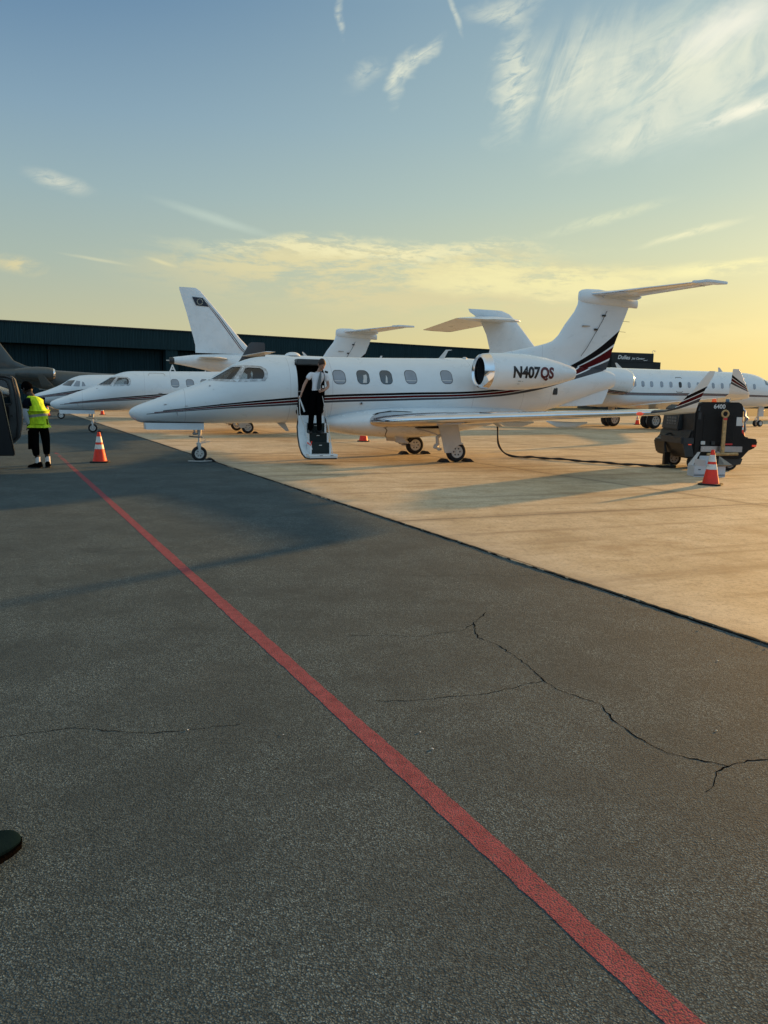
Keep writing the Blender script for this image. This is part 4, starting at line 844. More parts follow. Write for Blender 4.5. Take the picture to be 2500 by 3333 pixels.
# ------------------------------------------------------------------ larger / farther jets
def big_jet(name, loc, rz, label, fus_t, fus_b, fus_w, mt, windows=(), wings=None, fin=None, stab=None, nac=None, gears=(), door=None, fin_t=0.3, tail_mt=None, wlet_mt=None, win_mt='shade', win_size=(0.26, 0.36), n=2.05, near=1, extra=None, wt=0.12):
    """near: which side (+1 starboard = local +y, -1 port = local -y) shows small details"""
    J = empty('business_jet', loc, rz, label, 'jet', JG)
    F = Fus(fus_t, fus_b, fus_w, n); a, b_ = fus_t[0][0], fus_t[-1][0]
    st = [a + (b_ - a) * (0.5 - 0.5 * math.cos(PI * i / 70)) for i in range(71)]
    fus = MB().loft([F.ring(s, 40) for s in st]).build('fuselage', mt, J, ang=60)
    for x, z in windows:
        m = MB(); patch(m, F, rrect(x, z, win_size[0], win_size[1], win_size[0] * .42, 4), 0.006, 0.2, near); wf = m.build('cabin_window', win_mt, fus)
    if door:
        x, z, w_, h_, r_ = door; m = MB(); ringstrip(m, F, dens(rrect(x, z, w_, h_, r_, 4), 9), dens(rrect(x, z, w_ - .06, h_ - .06, max(.02, r_ - .03), 4), 9), 0.006, near); m.build('cabin_door_outline', 'seal', fus)
    if wings:
        for sg in (-1, 1):
            Y = lambda v: v * sg
            stn = [((x, Y(y), z), c, t, (0, 0, 1)) for x, y, z, c, t in wings['st']]
            wg = surf('wing', stn, mt if not isinstance(mt, list) else mt[0], J, 5); ledge('leading_edge', stn, 'chrome', wg, off=0.008)
            if 'wl' in wings:
                wl = [((x, Y(y), z), c, t, (0, Y(ny), nz_)) for x, y, z, c, t, ny, nz_ in wings['wl']]; surf('winglet', wl, wlet_mt or mt, wg, 4)
    if fin:
        rings = [foil((x, 0, z), c, t, (0, 1, 0)) for x, z, c, t in fin]; MB().loft(rings).build('tail_fin', tail_mt or mt, J, ang=55)
    if stab:
        for sg in (-1, 1):
            hs = surf('horizontal_stabilizer', [((x, sg * y, z), c, t, (0, 0, 1)) for x, y, z, c, t in stab], mt, J, 4)
    if nac:
        for sg in (-1, 1):
            nacelle(J, nac['x'], (sg * nac['y'], nac['z']), nac['prof'], 3, 0.6, mt=mt)
            m = MB(); m.box((nac['x'] + nac['len'] * .55, sg * nac['y'] * .6, nac['z']), (nac['len'] * .5, nac['y'] * .8, 0.22)); m.build('engine_pylon', mt, J, bevel=0.04)
    for kind, x, y, r, wd, gap, top in gears:
        for sg in ((-1, 1) if y else (0,)):
            g = MB().tube((x, sg * y, top), (x, sg * y, r), 0.10 if y else 0.07).build('main_landing_gear' if y else 'nose_landing_gear', 'cream', J)
            for q in (-1, 1): wheel(g, (x, sg * y + q * gap, r), r, wd)
            m = MB(); m.box((x - 0.05, sg * y * 1.0 + (0.0 if y else 0.16), (top + r) / 2 + 0.2), (0.55 if y else 0.5, 0.03, (top - r) * .6)); m.build('gear_door', 'cream', J, bevel=0.01)
            m = MB(); m.path([(x + 0.05, sg * y, r + 0.5), (x + 0.3, sg * y, r + 0.25), (x, sg * y, r)], 0.03, 6); m.path([(x - .1, sg * y, top), (x - .5, sg * y, top * .5 + r * .5 + .2)], 0.03, 6) ; m.build('gear_brace', 'cream', g)
    return J, F, fus
# large jet on the right, facing right
gt = [(-2.6, 2.0), (-2.5, 2.25), (-2.2, 2.48), (-1.5, 2.75), (-0.7, 2.97), (0.0, 3.12), (0.5, 3.33), (1.1, 3.47), (1.9, 3.54), (3.2, 3.56), (13, 3.56), (15, 3.56), (19, 3.50), (22, 3.38), (24.2, 3.2)]
gb = [(-2.6, 1.98), (-2.5, 1.78), (-2.2, 1.62), (-1.5, 1.46), (-0.7, 1.36), (0, 1.30), (1.9, 1.24), (5, 1.22), (13, 1.22), (15, 1.30), (18, 1.75), (21, 2.35), (24.2, 2.9)]
gw = [(-2.6, 0.02), (-2.5, 0.22), (-2.2, 0.42), (-1.5, 0.70), (-0.7, 0.92), (0, 1.03), (1, 1.13), (2.5, 1.17), (14, 1.17), (17, 1.0), (20, 0.7), (23, 0.32), (24.2, 0.16)]
P_G = paint('jet_paint_thin_stripes', [(-3, 1.98), (0, 2.06), (1.2, 2.08), (6, 2.13), (12, 2.10), (14.5, 2.16), (18, 2.7), (24, 3.4)], [(-3, 1.90), (0, 1.95), (1.2, 1.96), (6, 1.97), (12, 1.94), (14.5, 1.98), (18, 2.4), (24, 3.2)], -3.0, 25.0)
P_GW = paint('winglet_paint_bands', [(13.5, 2.20), (14.2, 2.45), (15.2, 2.87)], [(13.5, 2.05), (14.2, 2.22), (15.2, 2.50)], 13.0, 16.0)
gwin = [(x, 2.62) for x in (12.05, 11.4, 10.72, 9.92, 9.18, 7.68, 6.92, 6.28, 5.64, 4.86, 4.1, 3.4, 2.76, 1.96)]
Jg, Fg, fg = big_jet('g', (25.2, 52.4, 0), R(205), 'long white jet behind the black cart with a row of small windows', gt, gb, gw, P_G, windows=gwin,
    wings=dict(st=[(7.6, 1.0, 1.28, 4.9, 0.12), (9.5, 3.2, 1.42, 3.4, 0.11), (12.9, 9.6, 1.78, 1.75, 0.10)],
               wl=[(12.9, 9.6, 1.78, 1.75, 0.10, 0, 1), (13.2, 10.2, 1.84, 1.6, 0.09, -0.4, .9), (13.55, 10.5, 2.0, 1.35, 0.08, -1, .35), (14.25, 10.75, 2.6, 0.85, 0.07, -1, .2), (14.85, 10.95, 3.12, 0.42, 0.07, -1, .2)]),
    fin=[(17.2, 3.40, 4.6, 0.05), (18.2, 4.3, 3.3, 0.09), (19.0, 5.1, 2.75, 0.10), (19.8, 5.9, 2.4, 0.10), (20.25, 6.25, 2.6, 0.10), (20.75, 6.42, 2.2, 0.08)],
    stab=[(20.6, 0.1, 5.9, 3.0, 0.12), (21.9, 3.45, 5.52, 1.95, 0.10), (22.5, 3.75, 5.52, 1.2, 0.08)],
    nac=dict(x=13.4, y=2.0, z=2.70, len=3.2, prof=[(0, 0.62), (0.05, 0.67), (0.18, 0.71), (0.5, 0.76), (1.2, 0.77), (2.0, 0.70), (2.8, 0.55), (3.3, 0.42)]),
    gears=[('n', 0.0, 0, 0.22, 0.17, 0.17, 1.5), ('m', 11.2, 1.75, 0.46, 0.36, 0.26, 1.4)], door=(8.45, 2.62, 0.5, 0.93, 0.06), win_size=(0.25, 0.36), tail_mt='white', wlet_mt=P_GW)
m = MB(); patch(m, Fg, rrect(8.42, 2.62, 0.24, 0.36, 0.1, 4), 0.008, 0.2, 1); m.build('exit_window', 'gpug', fg)
m = MB(); patch(m, Fg, [(0.15, 2.95), (0.72, 3.12), (0.80, 2.78), (0.35, 2.68)], 0.006, 0.1, 1); patch(m, Fg, [(-0.5, 2.80), (0.05, 2.98), (0.22, 2.68), (-0.2, 2.62)], 0.006, 0.1, 1); m.build('cockpit_window', 'glass', fg)
m = MB(); m.prism([(3.6, 3.52), (4.0, 3.52), (4.05, 3.82), (3.95, 3.82)], -0.02, 0.02, 'y'); m.build('blade_antenna', 'pale', fg, smooth=False)
m = MB(); m.prism([(12.0, 3.52), (12.4, 3.52), (12.6, 3.86), (12.48, 3.86)], -0.02, 0.02, 'y'); m.build('blade_antenna', 'pale', fg, smooth=False)
def ong(u, v):      # letters on the near engine, reading left to right for the viewer
    X = 15.55 - u; Z = 2.66 + v; r_ = 0.775; zz = Z - 2.70; return (X, 2.0 + math.sqrt(max(.05, r_ * r_ - zz * zz)), Z)
vs, fs = text_mesh('.D', 0.52, 0.012); b = MB(); b.add([ong(v[0] + 0.1, v[1]) for v in vs], fs); b.build('registration_marking', 'regblk', [o for o in Jg.children if o.name.startswith('engine_nacelle')][1], smooth=False)
# jet with the tall swept fin carrying a flag
et = [(-1.8, 3.0), (-1.6, 3.4), (-0.6, 3.9), (0.6, 4.4), (2, 4.72), (4, 4.78), (10, 4.82), (14, 4.76), (17.4, 4.60), (18.4, 4.47), (19.0, 4.38), (19.3, 4.28)]
eb = [(-1.8, 2.98), (-1.6, 2.7), (-0.6, 2.45), (0.6, 2.4), (2, 2.4), (10, 2.4), (12.5, 2.6), (15, 3.15), (17.4, 3.62), (18.4, 3.80), (19.0, 3.90), (19.3, 4.0)]
ew = [(-1.8, 0.02), (-1.6, 0.4), (-0.6, 0.8), (0.6, 1.1), (2, 1.2), (11, 1.2), (14, 0.9), (17.4, 0.48), (18.8, 0.27), (19.3, 0.16)]
Je, Fe, fe = big_jet('e', (1.5, 66.0, 0), R(205), 'white jet whose tall swept fin bears a dark flag with a star ring', et, eb, ew, 'white',
    windows=[(3 + .9 * i, 3.9) for i in range(8)],
    wings=dict(st=[(6, 1.0, 2.7, 4.5, 0.12), (11, 9.6, 3.0, 1.4, 0.10)]),
    fin=[(12.4, 4.75, 5.0, 0.04), (13.35, 5.3, 4.05, 0.08), (14.0, 5.95, 3.55, 0.09), (15.5, 7.7, 2.5, 0.09), (16.9, 9.25, 1.56, 0.09), (17.25, 9.46, 1.23, 0.07)],
    stab=[(15.0, 0.5, 4.35, 2.4, 0.08), (16.35, 3.3, 4.30, 1.35, 0.07), (16.7, 3.5, 4.30, 1.0, 0.05)],
    nac=dict(x=9.5, y=1.9, z=3.9, len=3.0, prof=[(0, 0.5), (0.05, 0.56), (0.18, 0.60), (0.5, 0.64), (1.2, 0.64), (2.0, 0.58), (3.0, 0.40)]),
    gears=[('n', 0.0, 0, 0.25, 0.17, 0.17, 2.6), ('m', 9.0, 1.8, 0.46, 0.36, 0.26, 2.6)])
m = MB(); m.lathe([(0.25, 19.0), (0.215, 19.32), (0.15, 19.34), (0.14, 19.1)], 20, (0, 0, 4.12), 'x', cap=False); m.lathe([(0.15, 19.2), (0.001, 19.2)], 20, (0, 0, 4.12), 'x', cap=False); m.build('exhaust_cone', 'gpug', fe)
m = MB(); m.path([(19.2, 0, 4.12), (19.55, 0, 4.13)], [0.06, 0.03], 8); m.build('tail_light', 'pale', fe)
finE = [o for o in Je.children if o.name.startswith('tail_fin')][0]
fl = [(17.58, 8.80), (16.79, 8.76), (16.37, 8.14), (17.30, 8.20)]
m = MB(); m.prism(fl, 0.128, 0.140, 'y'); fo_ = m.build('tail_flag', 'flag', finE, smooth=False)
cx, cz = sum(p[0] for p in fl) / 4, sum(p[1] for p in fl) / 4
for k in range(12):
    a = 2 * PI * k / 12; m = MB(); q = []
    for j in range(10): rr = 0.040 if j % 2 == 0 else 0.018; q.append((cx + 0.2 * math.cos(a) + rr * math.sin(PI * j / 5), cz + 0.2 * math.sin(a) + rr * math.cos(PI * j / 5)))
    m.prism(q, 0.141, 0.150, 'y'); m.build('flag_star', 'star', fo_, smooth=False)
for off_, mt_ in ((0.0, 'regred'), (-0.16, 'regblk')):
    m = MB(); pl = [(16.76 + off_ * .6, 8.68), (15.6 + off_, 7.25), (14.55 + off_, 5.85), (14.1 + off_, 5.25), (13.75 + off_, 4.9)]
    m.add([v for i, (x, z) in enumerate(pl) for v in ((x - (.03 if i else .012), interp([(4.9, .20), (9, .125)], z), z), (x + (.03 if i else .012), interp([(4.9, .20), (9, .125)], z), z))], [(2 * i, 2 * i + 1, 2 * i + 3, 2 * i + 2) for i in range(len(pl) - 1)])
    m.build('tail_stripe', mt_, finE, smooth=False)
m = MB(); m.lathe([(0.62, 0), (0.60, 0.08), (0.45, 0.20), (0.25, 0.27), (0.001, 0.29)], 20, (9.8, 0, 4.78), 'z'); m.build('radome', 'white', fe)
m = MB(); m.prism([(8.5, 4.75), (8.85, 4.75), (9.0, 5.12), (8.92, 5.12)], -0.02, 0.02, 'y'); m.build('blade_antenna', 'pale', fe, smooth=False)
# grey jet far left, facing right
bt = [(-1.5, 2.3), (-1.3, 2.6), (0, 3.0), (1.2, 3.45), (2.5, 3.60), (6, 3.60), (11.5, 3.80), (14, 3.95), (17, 3.85), (18.5, 3.7)]
bb = [(-1.5, 2.28), (-1.3, 2.0), (0, 1.7), (2, 1.6), (9, 1.6), (12, 1.9), (15, 2.6), (18.5, 3.4)]
bw_ = [(-1.5, 0.02), (-1.3, 0.3), (0, 0.8), (2, 1.0), (11, 1.0), (14, 0.8), (18.5, 0.15)]
Jb, Fb, fb = big_jet('b', (-21.4, 79.9, 0), R(205), 'dark grey jet facing right in front of the hangar doors at far left', bt, bb, bw_, 'grayjet', windows=[(3 + .9 * i, 2.9) for i in range(7)],
    wings=dict(st=[(6, 0.9, 1.6, 3.6, 0.12), (11.5, 7.6, 1.95, 1.1, 0.10)], wl=[(11.5, 7.6, 1.95, 1.3, 0.10, 0, 1), (11.9, 7.85, 2.2, 1.0, .08, -1, .5), (12.7, 8.1, 3.15, 0.5, .07, -1, .2)]),
    fin=[(12.3, 3.85, 5.4, 0.04), (14.0, 4.15, 3.9, 0.07), (15.0, 4.6, 3.3, 0.08), (16.1, 6.2, 2.8, 0.09), (17.4, 8.2, 2.0, 0.08)],
    stab=[(17.0, 0.1, 8.1, 2.0, 0.10), (18.4, 3.6, 8.1, 1.0, 0.09)],
    nac=dict(x=11.55, y=1.6, z=3.42, len=3.4, prof=[(0, 0.42), (0.04, 0.47), (0.15, 0.52), (0.6, 0.60), (1.6, 0.63), (2.6, 0.52), (3.4, 0.38)]),
    gears=[('n', 0.0, 0, 0.22, 0.17, 0.17, 1.9), ('m', 8.6, 1.5, 0.40, 0.3, 0.22, 1.9)])
# third jet of the row, facing left, with a dark fin
ct = [(-1.55, 1.46), (-1.5, 1.52), (-0.8, 1.78), (0.12, 2.19), (0.68, 2.56), (1.26, 2.76), (1.95, 2.82), (2.9, 2.84), (8, 2.84), (10, 2.80), (13, 2.6)]
cb = [(-1.55, 1.44), (-1.5, 1.33), (-1.17, 1.05), (-0.6, 0.95), (0.5, 0.92), (8, 0.92), (10, 1.3), (13, 2.2)]
cw = [(-1.55, 0.02), (-1.5, 0.08), (-1.17, 0.28), (-0.6, 0.5), (0.3, 0.78), (1.3, 0.93), (2, 0.96), (8, 0.96), (10, 0.75), (13, 0.2)]
P_C = paint('jet_paint_third', [(-1.6, 1.36), (0.7, 1.76), (1.9, 1.94), (6, 2.0), (13, 2.6)], [(-1.6, 1.26), (0.7, 1.52), (1.9, 1.62), (6, 1.7), (13, 2.3)], -2.0, 14.0)
Jc, Fc, fc = big_jet('c', (-20.76, 49.6, 0), R(20), 'third white jet of the row, its nose beside the vest worker', ct, cb, cw, P_C, windows=[(4 + .8 * i, 2.3) for i in range(6)],
    wings=dict(st=[(5.0, 0.9, 1.0, 3.0, 0.12), (8.6, 7.6, 1.35, 1.0, 0.10)]),
    fin=[(10.2, 2.75, 3.0, 0.05), (11.0, 3.4, 2.0, 0.08), (11.5, 4.1, 1.7, 0.09), (12.1, 5.15, 1.1, 0.09), (12.3, 5.25, 0.8, 0.07)], tail_mt='darkfin',
    stab=[(11.6, 0.1, 4.3, 1.3, 0.09), (12.7, 2.6, 4.5, 0.7, 0.08)],
    nac=dict(x=8.4, y=1.5, z=2.5, len=2.6, prof=[(0, 0.36), (0.03, 0.40), (0.12, 0.44), (0.5, 0.47), (1.4, 0.45), (2.4, 0.28)]),
    gears=[('n', 0.0, 0, 0.22, 0.13, 0.17, 1.2), ('m', 6.6, 1.5, 0.3, 0.2, 0.0, 1.1)], near=-1, door=(3.35, 2.0, 0.75, 1.3, 0.1))
m = MB()
patch(m, Fc, [(0.13, 2.12), (0.50, 2.42), (0.95, 2.46), (0.68, 2.08)], 0.006, 0.1, -1); m.build('windshield_pane', 'glass', fc)
m = MB(); patch(m, Fc, [(0.82, 2.07), (1.02, 2.42), (1.24, 2.40), (1.20, 2.06)], 0.006, 0.1, -1); m.build('cockpit_side_window', 'shade', fc)
m = MB(); patch(m, Fc, [(1.33, 2.07), (1.36, 2.36), (1.46, 2.33), (1.56, 2.10)], 0.006, 0.1, -1); m.build('cockpit_side_window', 'shade', fc)
# two more jets partly seen: one past the van door, one low behind the large jet
dt = [(a, b + 0.22) for a, b in ct]; db = [(a, b + 0.30) for a, b in cb]
J4, _, _ = big_jet('d', (-30.8, 61.0, 0), R(205), 'white jet seen only in part behind the open van door', dt, db, cw, P_C,
    wings=dict(st=[(1.8, 0.9, 1.25, 3.0, 0.12), (4.6, 7.6, 1.25, 1.2, 0.10)]),
    gears=[('n', 0.0, 0, 0.22, 0.13, 0.17, 1.4), ('m', 6.6, 1.5, 0.3, 0.2, 0.0, 1.3)], near=1)
J5, _, _ = big_jet('h', (48, 76, 0), R(205), 'white jet glimpsed low under the nose of the long jet', gt, gb, gw, P_G, windows=gwin,
    wings=dict(st=[(7.6, 1.0, 1.28, 4.9, 0.12), (9.5, 3.2, 1.42, 3.4, 0.11), (12.9, 9.6, 1.78, 1.75, 0.10)]),
    gears=[('n', 0.0, 0, 0.22, 0.17, 0.17, 1.5), ('m', 11.2, 1.75, 0.46, 0.36, 0.26, 1.4)])

# ================================================================== people
def skin_body(name, nodes, edges, mt, parent, root, sub=2, extra=None):
    """one continuous surface grown round a posed skeleton; nodes: {name: ((x,y,z), r or (rx,ry))}"""
    me = bpy.data.meshes.new(name); ks = list(nodes); idx = {k: i for i, k in enumerate(ks)}
    me.from_pydata([nodes[k][0] for k in ks], [(idx[a], idx[b]) for a, b in edges], [])
    o = bpy.data.objects.new(name, me); col.objects.link(o)
    md = o.modifiers.new('s', 'SKIN'); md.use_smooth_shade = True; md.branch_smoothing = 0.6
    for k in ks:
        r = nodes[k][1]; r = r if isinstance(r, tuple) else (r, r)
        me.skin_vertices[0].data[idx[k]].radius = r
    me.skin_vertices[0].data[idx[root]].use_root = True
    sb = o.modifiers.new('u', 'SUBSURF'); sb.levels = sub; sb.render_levels = sub
    m2 = evaluated(o); o.modifiers.clear(); o.data = m2
    if extra:       # weld the head, ears and nose into the same mesh
        bm = bmesh.new(); bm.from_mesh(m2); tmp = bpy.data.meshes.new('x'); tmp.from_pydata(extra.v, [], extra.f); bm.from_mesh(tmp)
        bmesh.ops.recalc_face_normals(bm, faces=bm.faces); bm.to_mesh(m2); bm.free()
    m2.materials.clear(); m2.materials.append(M[mt] if isinstance(mt, str) else mt); m2.shade_smooth(); o.parent = parent
    return o
def V(*a): return Vector(a)
def hand(nodes, edges, wrist, pre, d, side, curl=0.6, sc=1.0):
    """palm with five separate fingers: d = direction of the hand, side = direction of the thumb, palm normal is their cross product"""
    d = Vector(d).normalized(); side = (Vector(side) - d * Vector(side).dot(d)).normalized(); nn = d.cross(side).normalized(); w0 = Vector(nodes[wrist][0])
    pm = w0 + d * 0.045 * sc; nodes[pre + 'palm'] = (tuple(pm), (0.036 * sc, 0.018 * sc)); edges.append((wrist, pre + 'palm'))
    for i, (o_, L) in enumerate(((0.026, 0.070), (0.009, 0.080), (-0.009, 0.074), (-0.026, 0.058))):
        k0 = pm + d * 0.04 * sc + side * o_ * sc; k1 = k0 + (d * math.cos(curl) + nn * math.sin(curl)) * L * .45 * sc; k2 = k1 + (d * math.cos(curl * 2.2) + nn * math.sin(curl * 2.2)) * L * .5 * sc
        a, b_, c = pre + 'f%da' % i, pre + 'f%db' % i, pre + 'f%dc' % i
        nodes[a] = (tuple(k0), 0.0095 * sc); nodes[b_] = (tuple(k1), 0.0085 * sc); nodes[c] = (tuple(k2), 0.007 * sc); edges += [(pre + 'palm', a), (a, b_), (b_, c)]
    t0 = w0 + d * 0.025 * sc + side * 0.036 * sc; t1 = t0 + (d * .75 + side * .45 + nn * .4).normalized() * 0.035 * sc; t2 = t1 + (d * .9 + nn * .5).normalized() * 0.028 * sc
    nodes[pre + 't0'] = (tuple(t0), 0.012 * sc); nodes[pre + 't1'] = (tuple(t1), 0.0105 * sc); nodes[pre + 't2'] = (tuple(t2), 0.0085 * sc); edges += [(wrist, pre + 't0'), (pre + 't0', pre + 't1'), (pre + 't1', pre + 't2')]
def head_mesh(c, face, up, s=1.0):
    """skull, jaw, nose, ears and brow as one set of vertices; face = direction looked in"""
    c = Vector(c); f = Vector(face).normalized(); u = (Vector(up) - f * Vector(up).dot(f)).normalized(); r = u.cross(f).normalized(); m = MB()
    n, k = 20, 14; rings = []
    for j in range(k + 1):
        t = PI * (j + .01) / (k + .02); zz = -math.cos(t); rad = math.sin(t); ring = []
        for i in range(n):
            a = 2 * PI * i / n; x = rad * math.cos(a); y = rad * math.sin(a)     # x right, y forward
            wx, wy, wz = x * 0.077, y * 0.096, zz * 0.118
            if zz < 0: wx *= 1 - 0.28 * zz * zz - .05; wy = wy * (1 - 0.12 * zz * zz) + 0.016 * (-zz) * (1 if y > 0 else -.8)
            if y > 0.5 and -0.1 < zz < 0.25: wy -= 0.005
            p = c + (r * wx + f * wy + u * wz) * s; ring.append(tuple(p))
        rings.append(ring)
    m.loft(rings)
    def P(a, b_, d): return tuple(c + (r * a + f * b_ + u * d) * s)
    m.path([P(0, .088, .015), P(0, .108, -.018), P(0, .096, -.032)], [0.007 * s, 0.014 * s, 0.010 * s], 8)
    for sg in (-1, 1):
        m.ball(P(sg * .079, -.005, -.008), (0.010 * s, 0.018 * s, 0.028 * s), 8, 6)
        m.path([P(sg * .012, .094, .028), P(sg * .045, .084, .030)], 0.007 * s, 6)
    m.path([P(-.022, .099, -.060), P(.022, .099, -.060)], 0.006 * s, 6)
    return m, P
def person(loc, rz, label, J, edges, hands, headc, face, up, skin, hairm, clothes, sc=1.0, cat='person', hairstyle=1.0):
    root = empty('person', loc, rz, label, cat)
    hm, P = head_mesh(headc, face, up, sc)
    nodes = {k: v for k, v in J.items()}; ed = list(edges)
    for h in hands: hand(nodes, ed, *h)
    b_ = skin_body('body', nodes, ed, skin, root, 'pelvis', 2, hm)
    m = MB(); c = Vector(headc); f = Vector(face).normalized(); u = (Vector(up) - f * Vector(up).dot(f)).normalized(); r = u.cross(f).normalized(); rings = []
    for j in range(9):
        t = PI * .60 * j / 8; ring = []
        for i in range(20):
            a = 2 * PI * i / 20; fx = math.sin(a); lift = 0.05 * max(0, math.sin(a)) * (j / 8) ** 1.2 * 1.5
            tt = t * (1 - 0.38 * max(0, math.sin(a))) ; wob_ = 1 + 0.03 * math.sin(i * 3.1 + j * 2)
            p = c + (r * (0.084 * math.sin(tt) * math.cos(a)) + f * (0.104 * math.sin(tt) * math.sin(a) - 0.004) + u * (0.128 * math.cos(tt))) * sc * wob_
            ring.append(tuple(p))
        rings.append(ring)
    m.loft(rings, cap=False); m.add([P(0, 0, .127)], []); m.build('hair', hairm, root)
    m = MB()
    for sg in (-1, 1): m.ball(P(sg * .030, .088, .010), (.010 * sc, .010 * sc, .006 * sc), 8, 6)
    m.mi = 1
    for sg in (-1, 1): m.ball(P(sg * .030, .095, .010), (.005 * sc, .005 * sc, .005 * sc), 6, 4)
    m.build('eyes', ['pale', 'hairk'], root)
    for nm, mt_, nd, ed_, rt, sb in clothes: skin_body(nm, nd, ed_, mt_, root, rt, sb)
    return root, P
def shoe_mesh(ank, toe_dir, L=0.28, w_=0.045, h_=0.09):
    d = Vector((toe_dir[0], toe_dir[1], 0)).normalized(); r = Vector((d.y, -d.x, 0)); a = Vector((ank[0], ank[1], 0)); z0 = ank[2]; m = MB(); rings = []
    for t, ww, hh in ((-.30, .5, .75), (-.26, .8, .95), (-.10, 1, 1.05), (.05, .95, 1.0), (.25, .95, .72), (.45, 1.1, .55), (.60, 1.0, .46), (.68, .65, .36), (.72, .2, .2)):
        c = a + d * (t * L); ring = []
        for k in range(14):
            an = 2 * PI * k / 14; x = math.cos(an) * w_ * ww; zz = max(0.0, (math.sin(an) * .5 + .5)) * h_ * hh
            ring.append(tuple(c + r * x + Vector((0, 0, z0 + zz))))
        rings.append(ring)
    m.loft(rings)
    s2 = MB(); rings = []
    for t, ww in ((-.31, .4), (-.28, .85), (-.10, 1.06), (.05, 1.0), (.25, 1.0), (.45, 1.16), (.60, 1.06), (.70, .6), (.735, .15)):
        c = a + d * (t * L); rings.append([tuple(c + r * (w_ * ww * sx) + Vector((0, 0, z0 + zz))) for sx, zz in ((-1, 0), (1, 0), (1.03, .018), (-1.03, .018))])
    s2.loft(rings); return m, s2
# ---- pilot stepping down the airstair; local frame: x aft along the jet, y away from the camera, z up from the step
def jl(s_, b_, z): a = R(20); ax = Vector((math.cos(a), math.sin(a))); ay = Vector((-math.sin(a), math.cos(a))); p = Vector((-4.554, 18.869)) + ax * s_ - ay * b_; return (p.x, p.y, z)
PJ = dict(pelvis=((0.05, 0.02, 0.96), (0.11, 0.08)), spine=((0.06, 0.0, 1.14), (0.10, 0.07)), chest=((0.09, 0.0, 1.33), (0.09, 0.055)), neckb=((0.115, -0.03, 1.455), (0.065, 0.06)), neck=((0.13, -0.05, 1.51), 0.052), headb=((0.145, -0.08, 1.57), 0.055),
          shR=((-0.08, 0.0, 1.42), 0.034), elR=((-0.235, 0.02, 1.15), 0.04), wrR=((-0.325, -0.03, 0.925), 0.026),
          shL=((0.285, -0.05, 1.39), 0.034), elL=((0.335, -0.07, 1.11), 0.04), wrL=((0.17, -0.22, 1.005), 0.026),
          hipR=((-0.03, 0.02, 0.90), 0.085), knR=((-0.075, -0.06, 0.50), 0.055), anR=((-0.10, 0.0, 0.10), 0.038),
          hipL=((0.13, 0.02, 0.90), 0.085), knL=((0.09, -0.10, 0.48), 0.055), anL=((0.10, -0.12, 0.09), 0.038))
PE = [('pelvis', 'spine'), ('spine', 'chest'), ('chest', 'neckb'), ('neckb', 'neck'), ('neck', 'headb'), ('chest', 'shR'), ('shR', 'elR'), ('elR', 'wrR'), ('chest', 'shL'), ('shL', 'elL'), ('elL', 'wrL'),
      ('pelvis', 'hipR'), ('hipR', 'knR'), ('knR', 'anR'), ('pelvis', 'hipL'), ('hipL', 'knL'), ('knL', 'anL')]
def grow(J, keys, d, over=None):
    o = {}
    for k in keys:
        p, r = J[k]; r = r if isinstance(r, tuple) else (r, r); o[k] = (p, (r[0] + d, r[1] + d))
    if over: o.update(over)
    return o
def lerp3(a, b_, t): return tuple(a[i] + (b_[i] - a[i]) * t for i in range(3))
sh = grow(PJ, ['spine', 'chest', 'neckb', 'shR', 'shL'], 0.020, {'spine': ((0.06, 0.0, 1.16), (0.128, 0.095)), 'chest': ((0.09, -0.02, 1.335), (0.165, 0.128)), 'hem': ((0.05, 0.015, 0.90), (0.11, 0.09)), 'shR': ((-0.075, 0.0, 1.405), (0.085, 0.085)), 'shL': ((0.28, -0.05, 1.38), (0.085, 0.085))})
sh['pelvis'] = ((0.05, 0.015, 1.02), (0.128, 0.098)); sh['slR'] = (lerp3(PJ['shR'][0], PJ['elR'][0], .55), (0.062, 0.062)); sh['slL'] = (lerp3(PJ['shL'][0], PJ['elL'][0], .6), (0.062, 0.062))
tr = grow(PJ, ['pelvis', 'hipR', 'knR', 'hipL', 'knL'], 0.022); tr['pelvis'] = ((0.05, 0.02, 0.97), (0.14, 0.112)); tr['waist'] = ((0.055, 0.01, 1.075), (0.145, 0.115)); tr['cfR'] = ((-0.10, -0.0, 0.06), (0.058, 0.062)); tr['cfL'] = ((0.10, -0.12, 0.05), (0.058, 0.062))
pl, PP = person(jl(2.60, 1.16, 0.735), R(20), 'pilot in white shirt, grey tie and black trousers stepping down the open airstair', PJ, PE,
    [('wrR', 'r', (-.3, -.2, -1), (-.2, -1, 0), 0.75), ('wrL', 'l', (-1, -.3, -.1), (0, -.3, 1), 0.9)], (0.16, -0.105, 1.635), (0.18, -0.80, -0.45), (0, -.35, 1), 'skin', 'hair',
    [('shirt', 'shirt', sh, [('hem', 'pelvis'), ('pelvis', 'spine'), ('spine', 'chest'), ('chest', 'neckb'), ('chest', 'shR'), ('shR', 'slR'), ('chest', 'shL'), ('shL', 'slL')], 'pelvis', 2),
     ('trousers', 'trouser', tr, [('waist', 'pelvis'), ('pelvis', 'hipR'), ('hipR', 'knR'), ('knR', 'cfR'), ('pelvis', 'hipL'), ('hipL', 'knL'), ('knL', 'cfL')], 'pelvis', 2)], sc=1.1)
m = MB(); rings = []
for x, y, z, w_ in ((0.135, -0.135, 1.475, .022), (0.125, -0.150, 1.45, .016), (0.105, -0.165, 1.33, .030), (0.085, -0.145, 1.18, .038), (0.075, -0.125, 1.06, .040), (0.073, -0.122, 1.02, .005)):
    rings.append([(x - w_, y, z), (x + w_, y, z), (x + w_, y + .014, z), (x - w_, y + .014, z)])
m.loft(rings); m.build('tie', 'tie', pl)
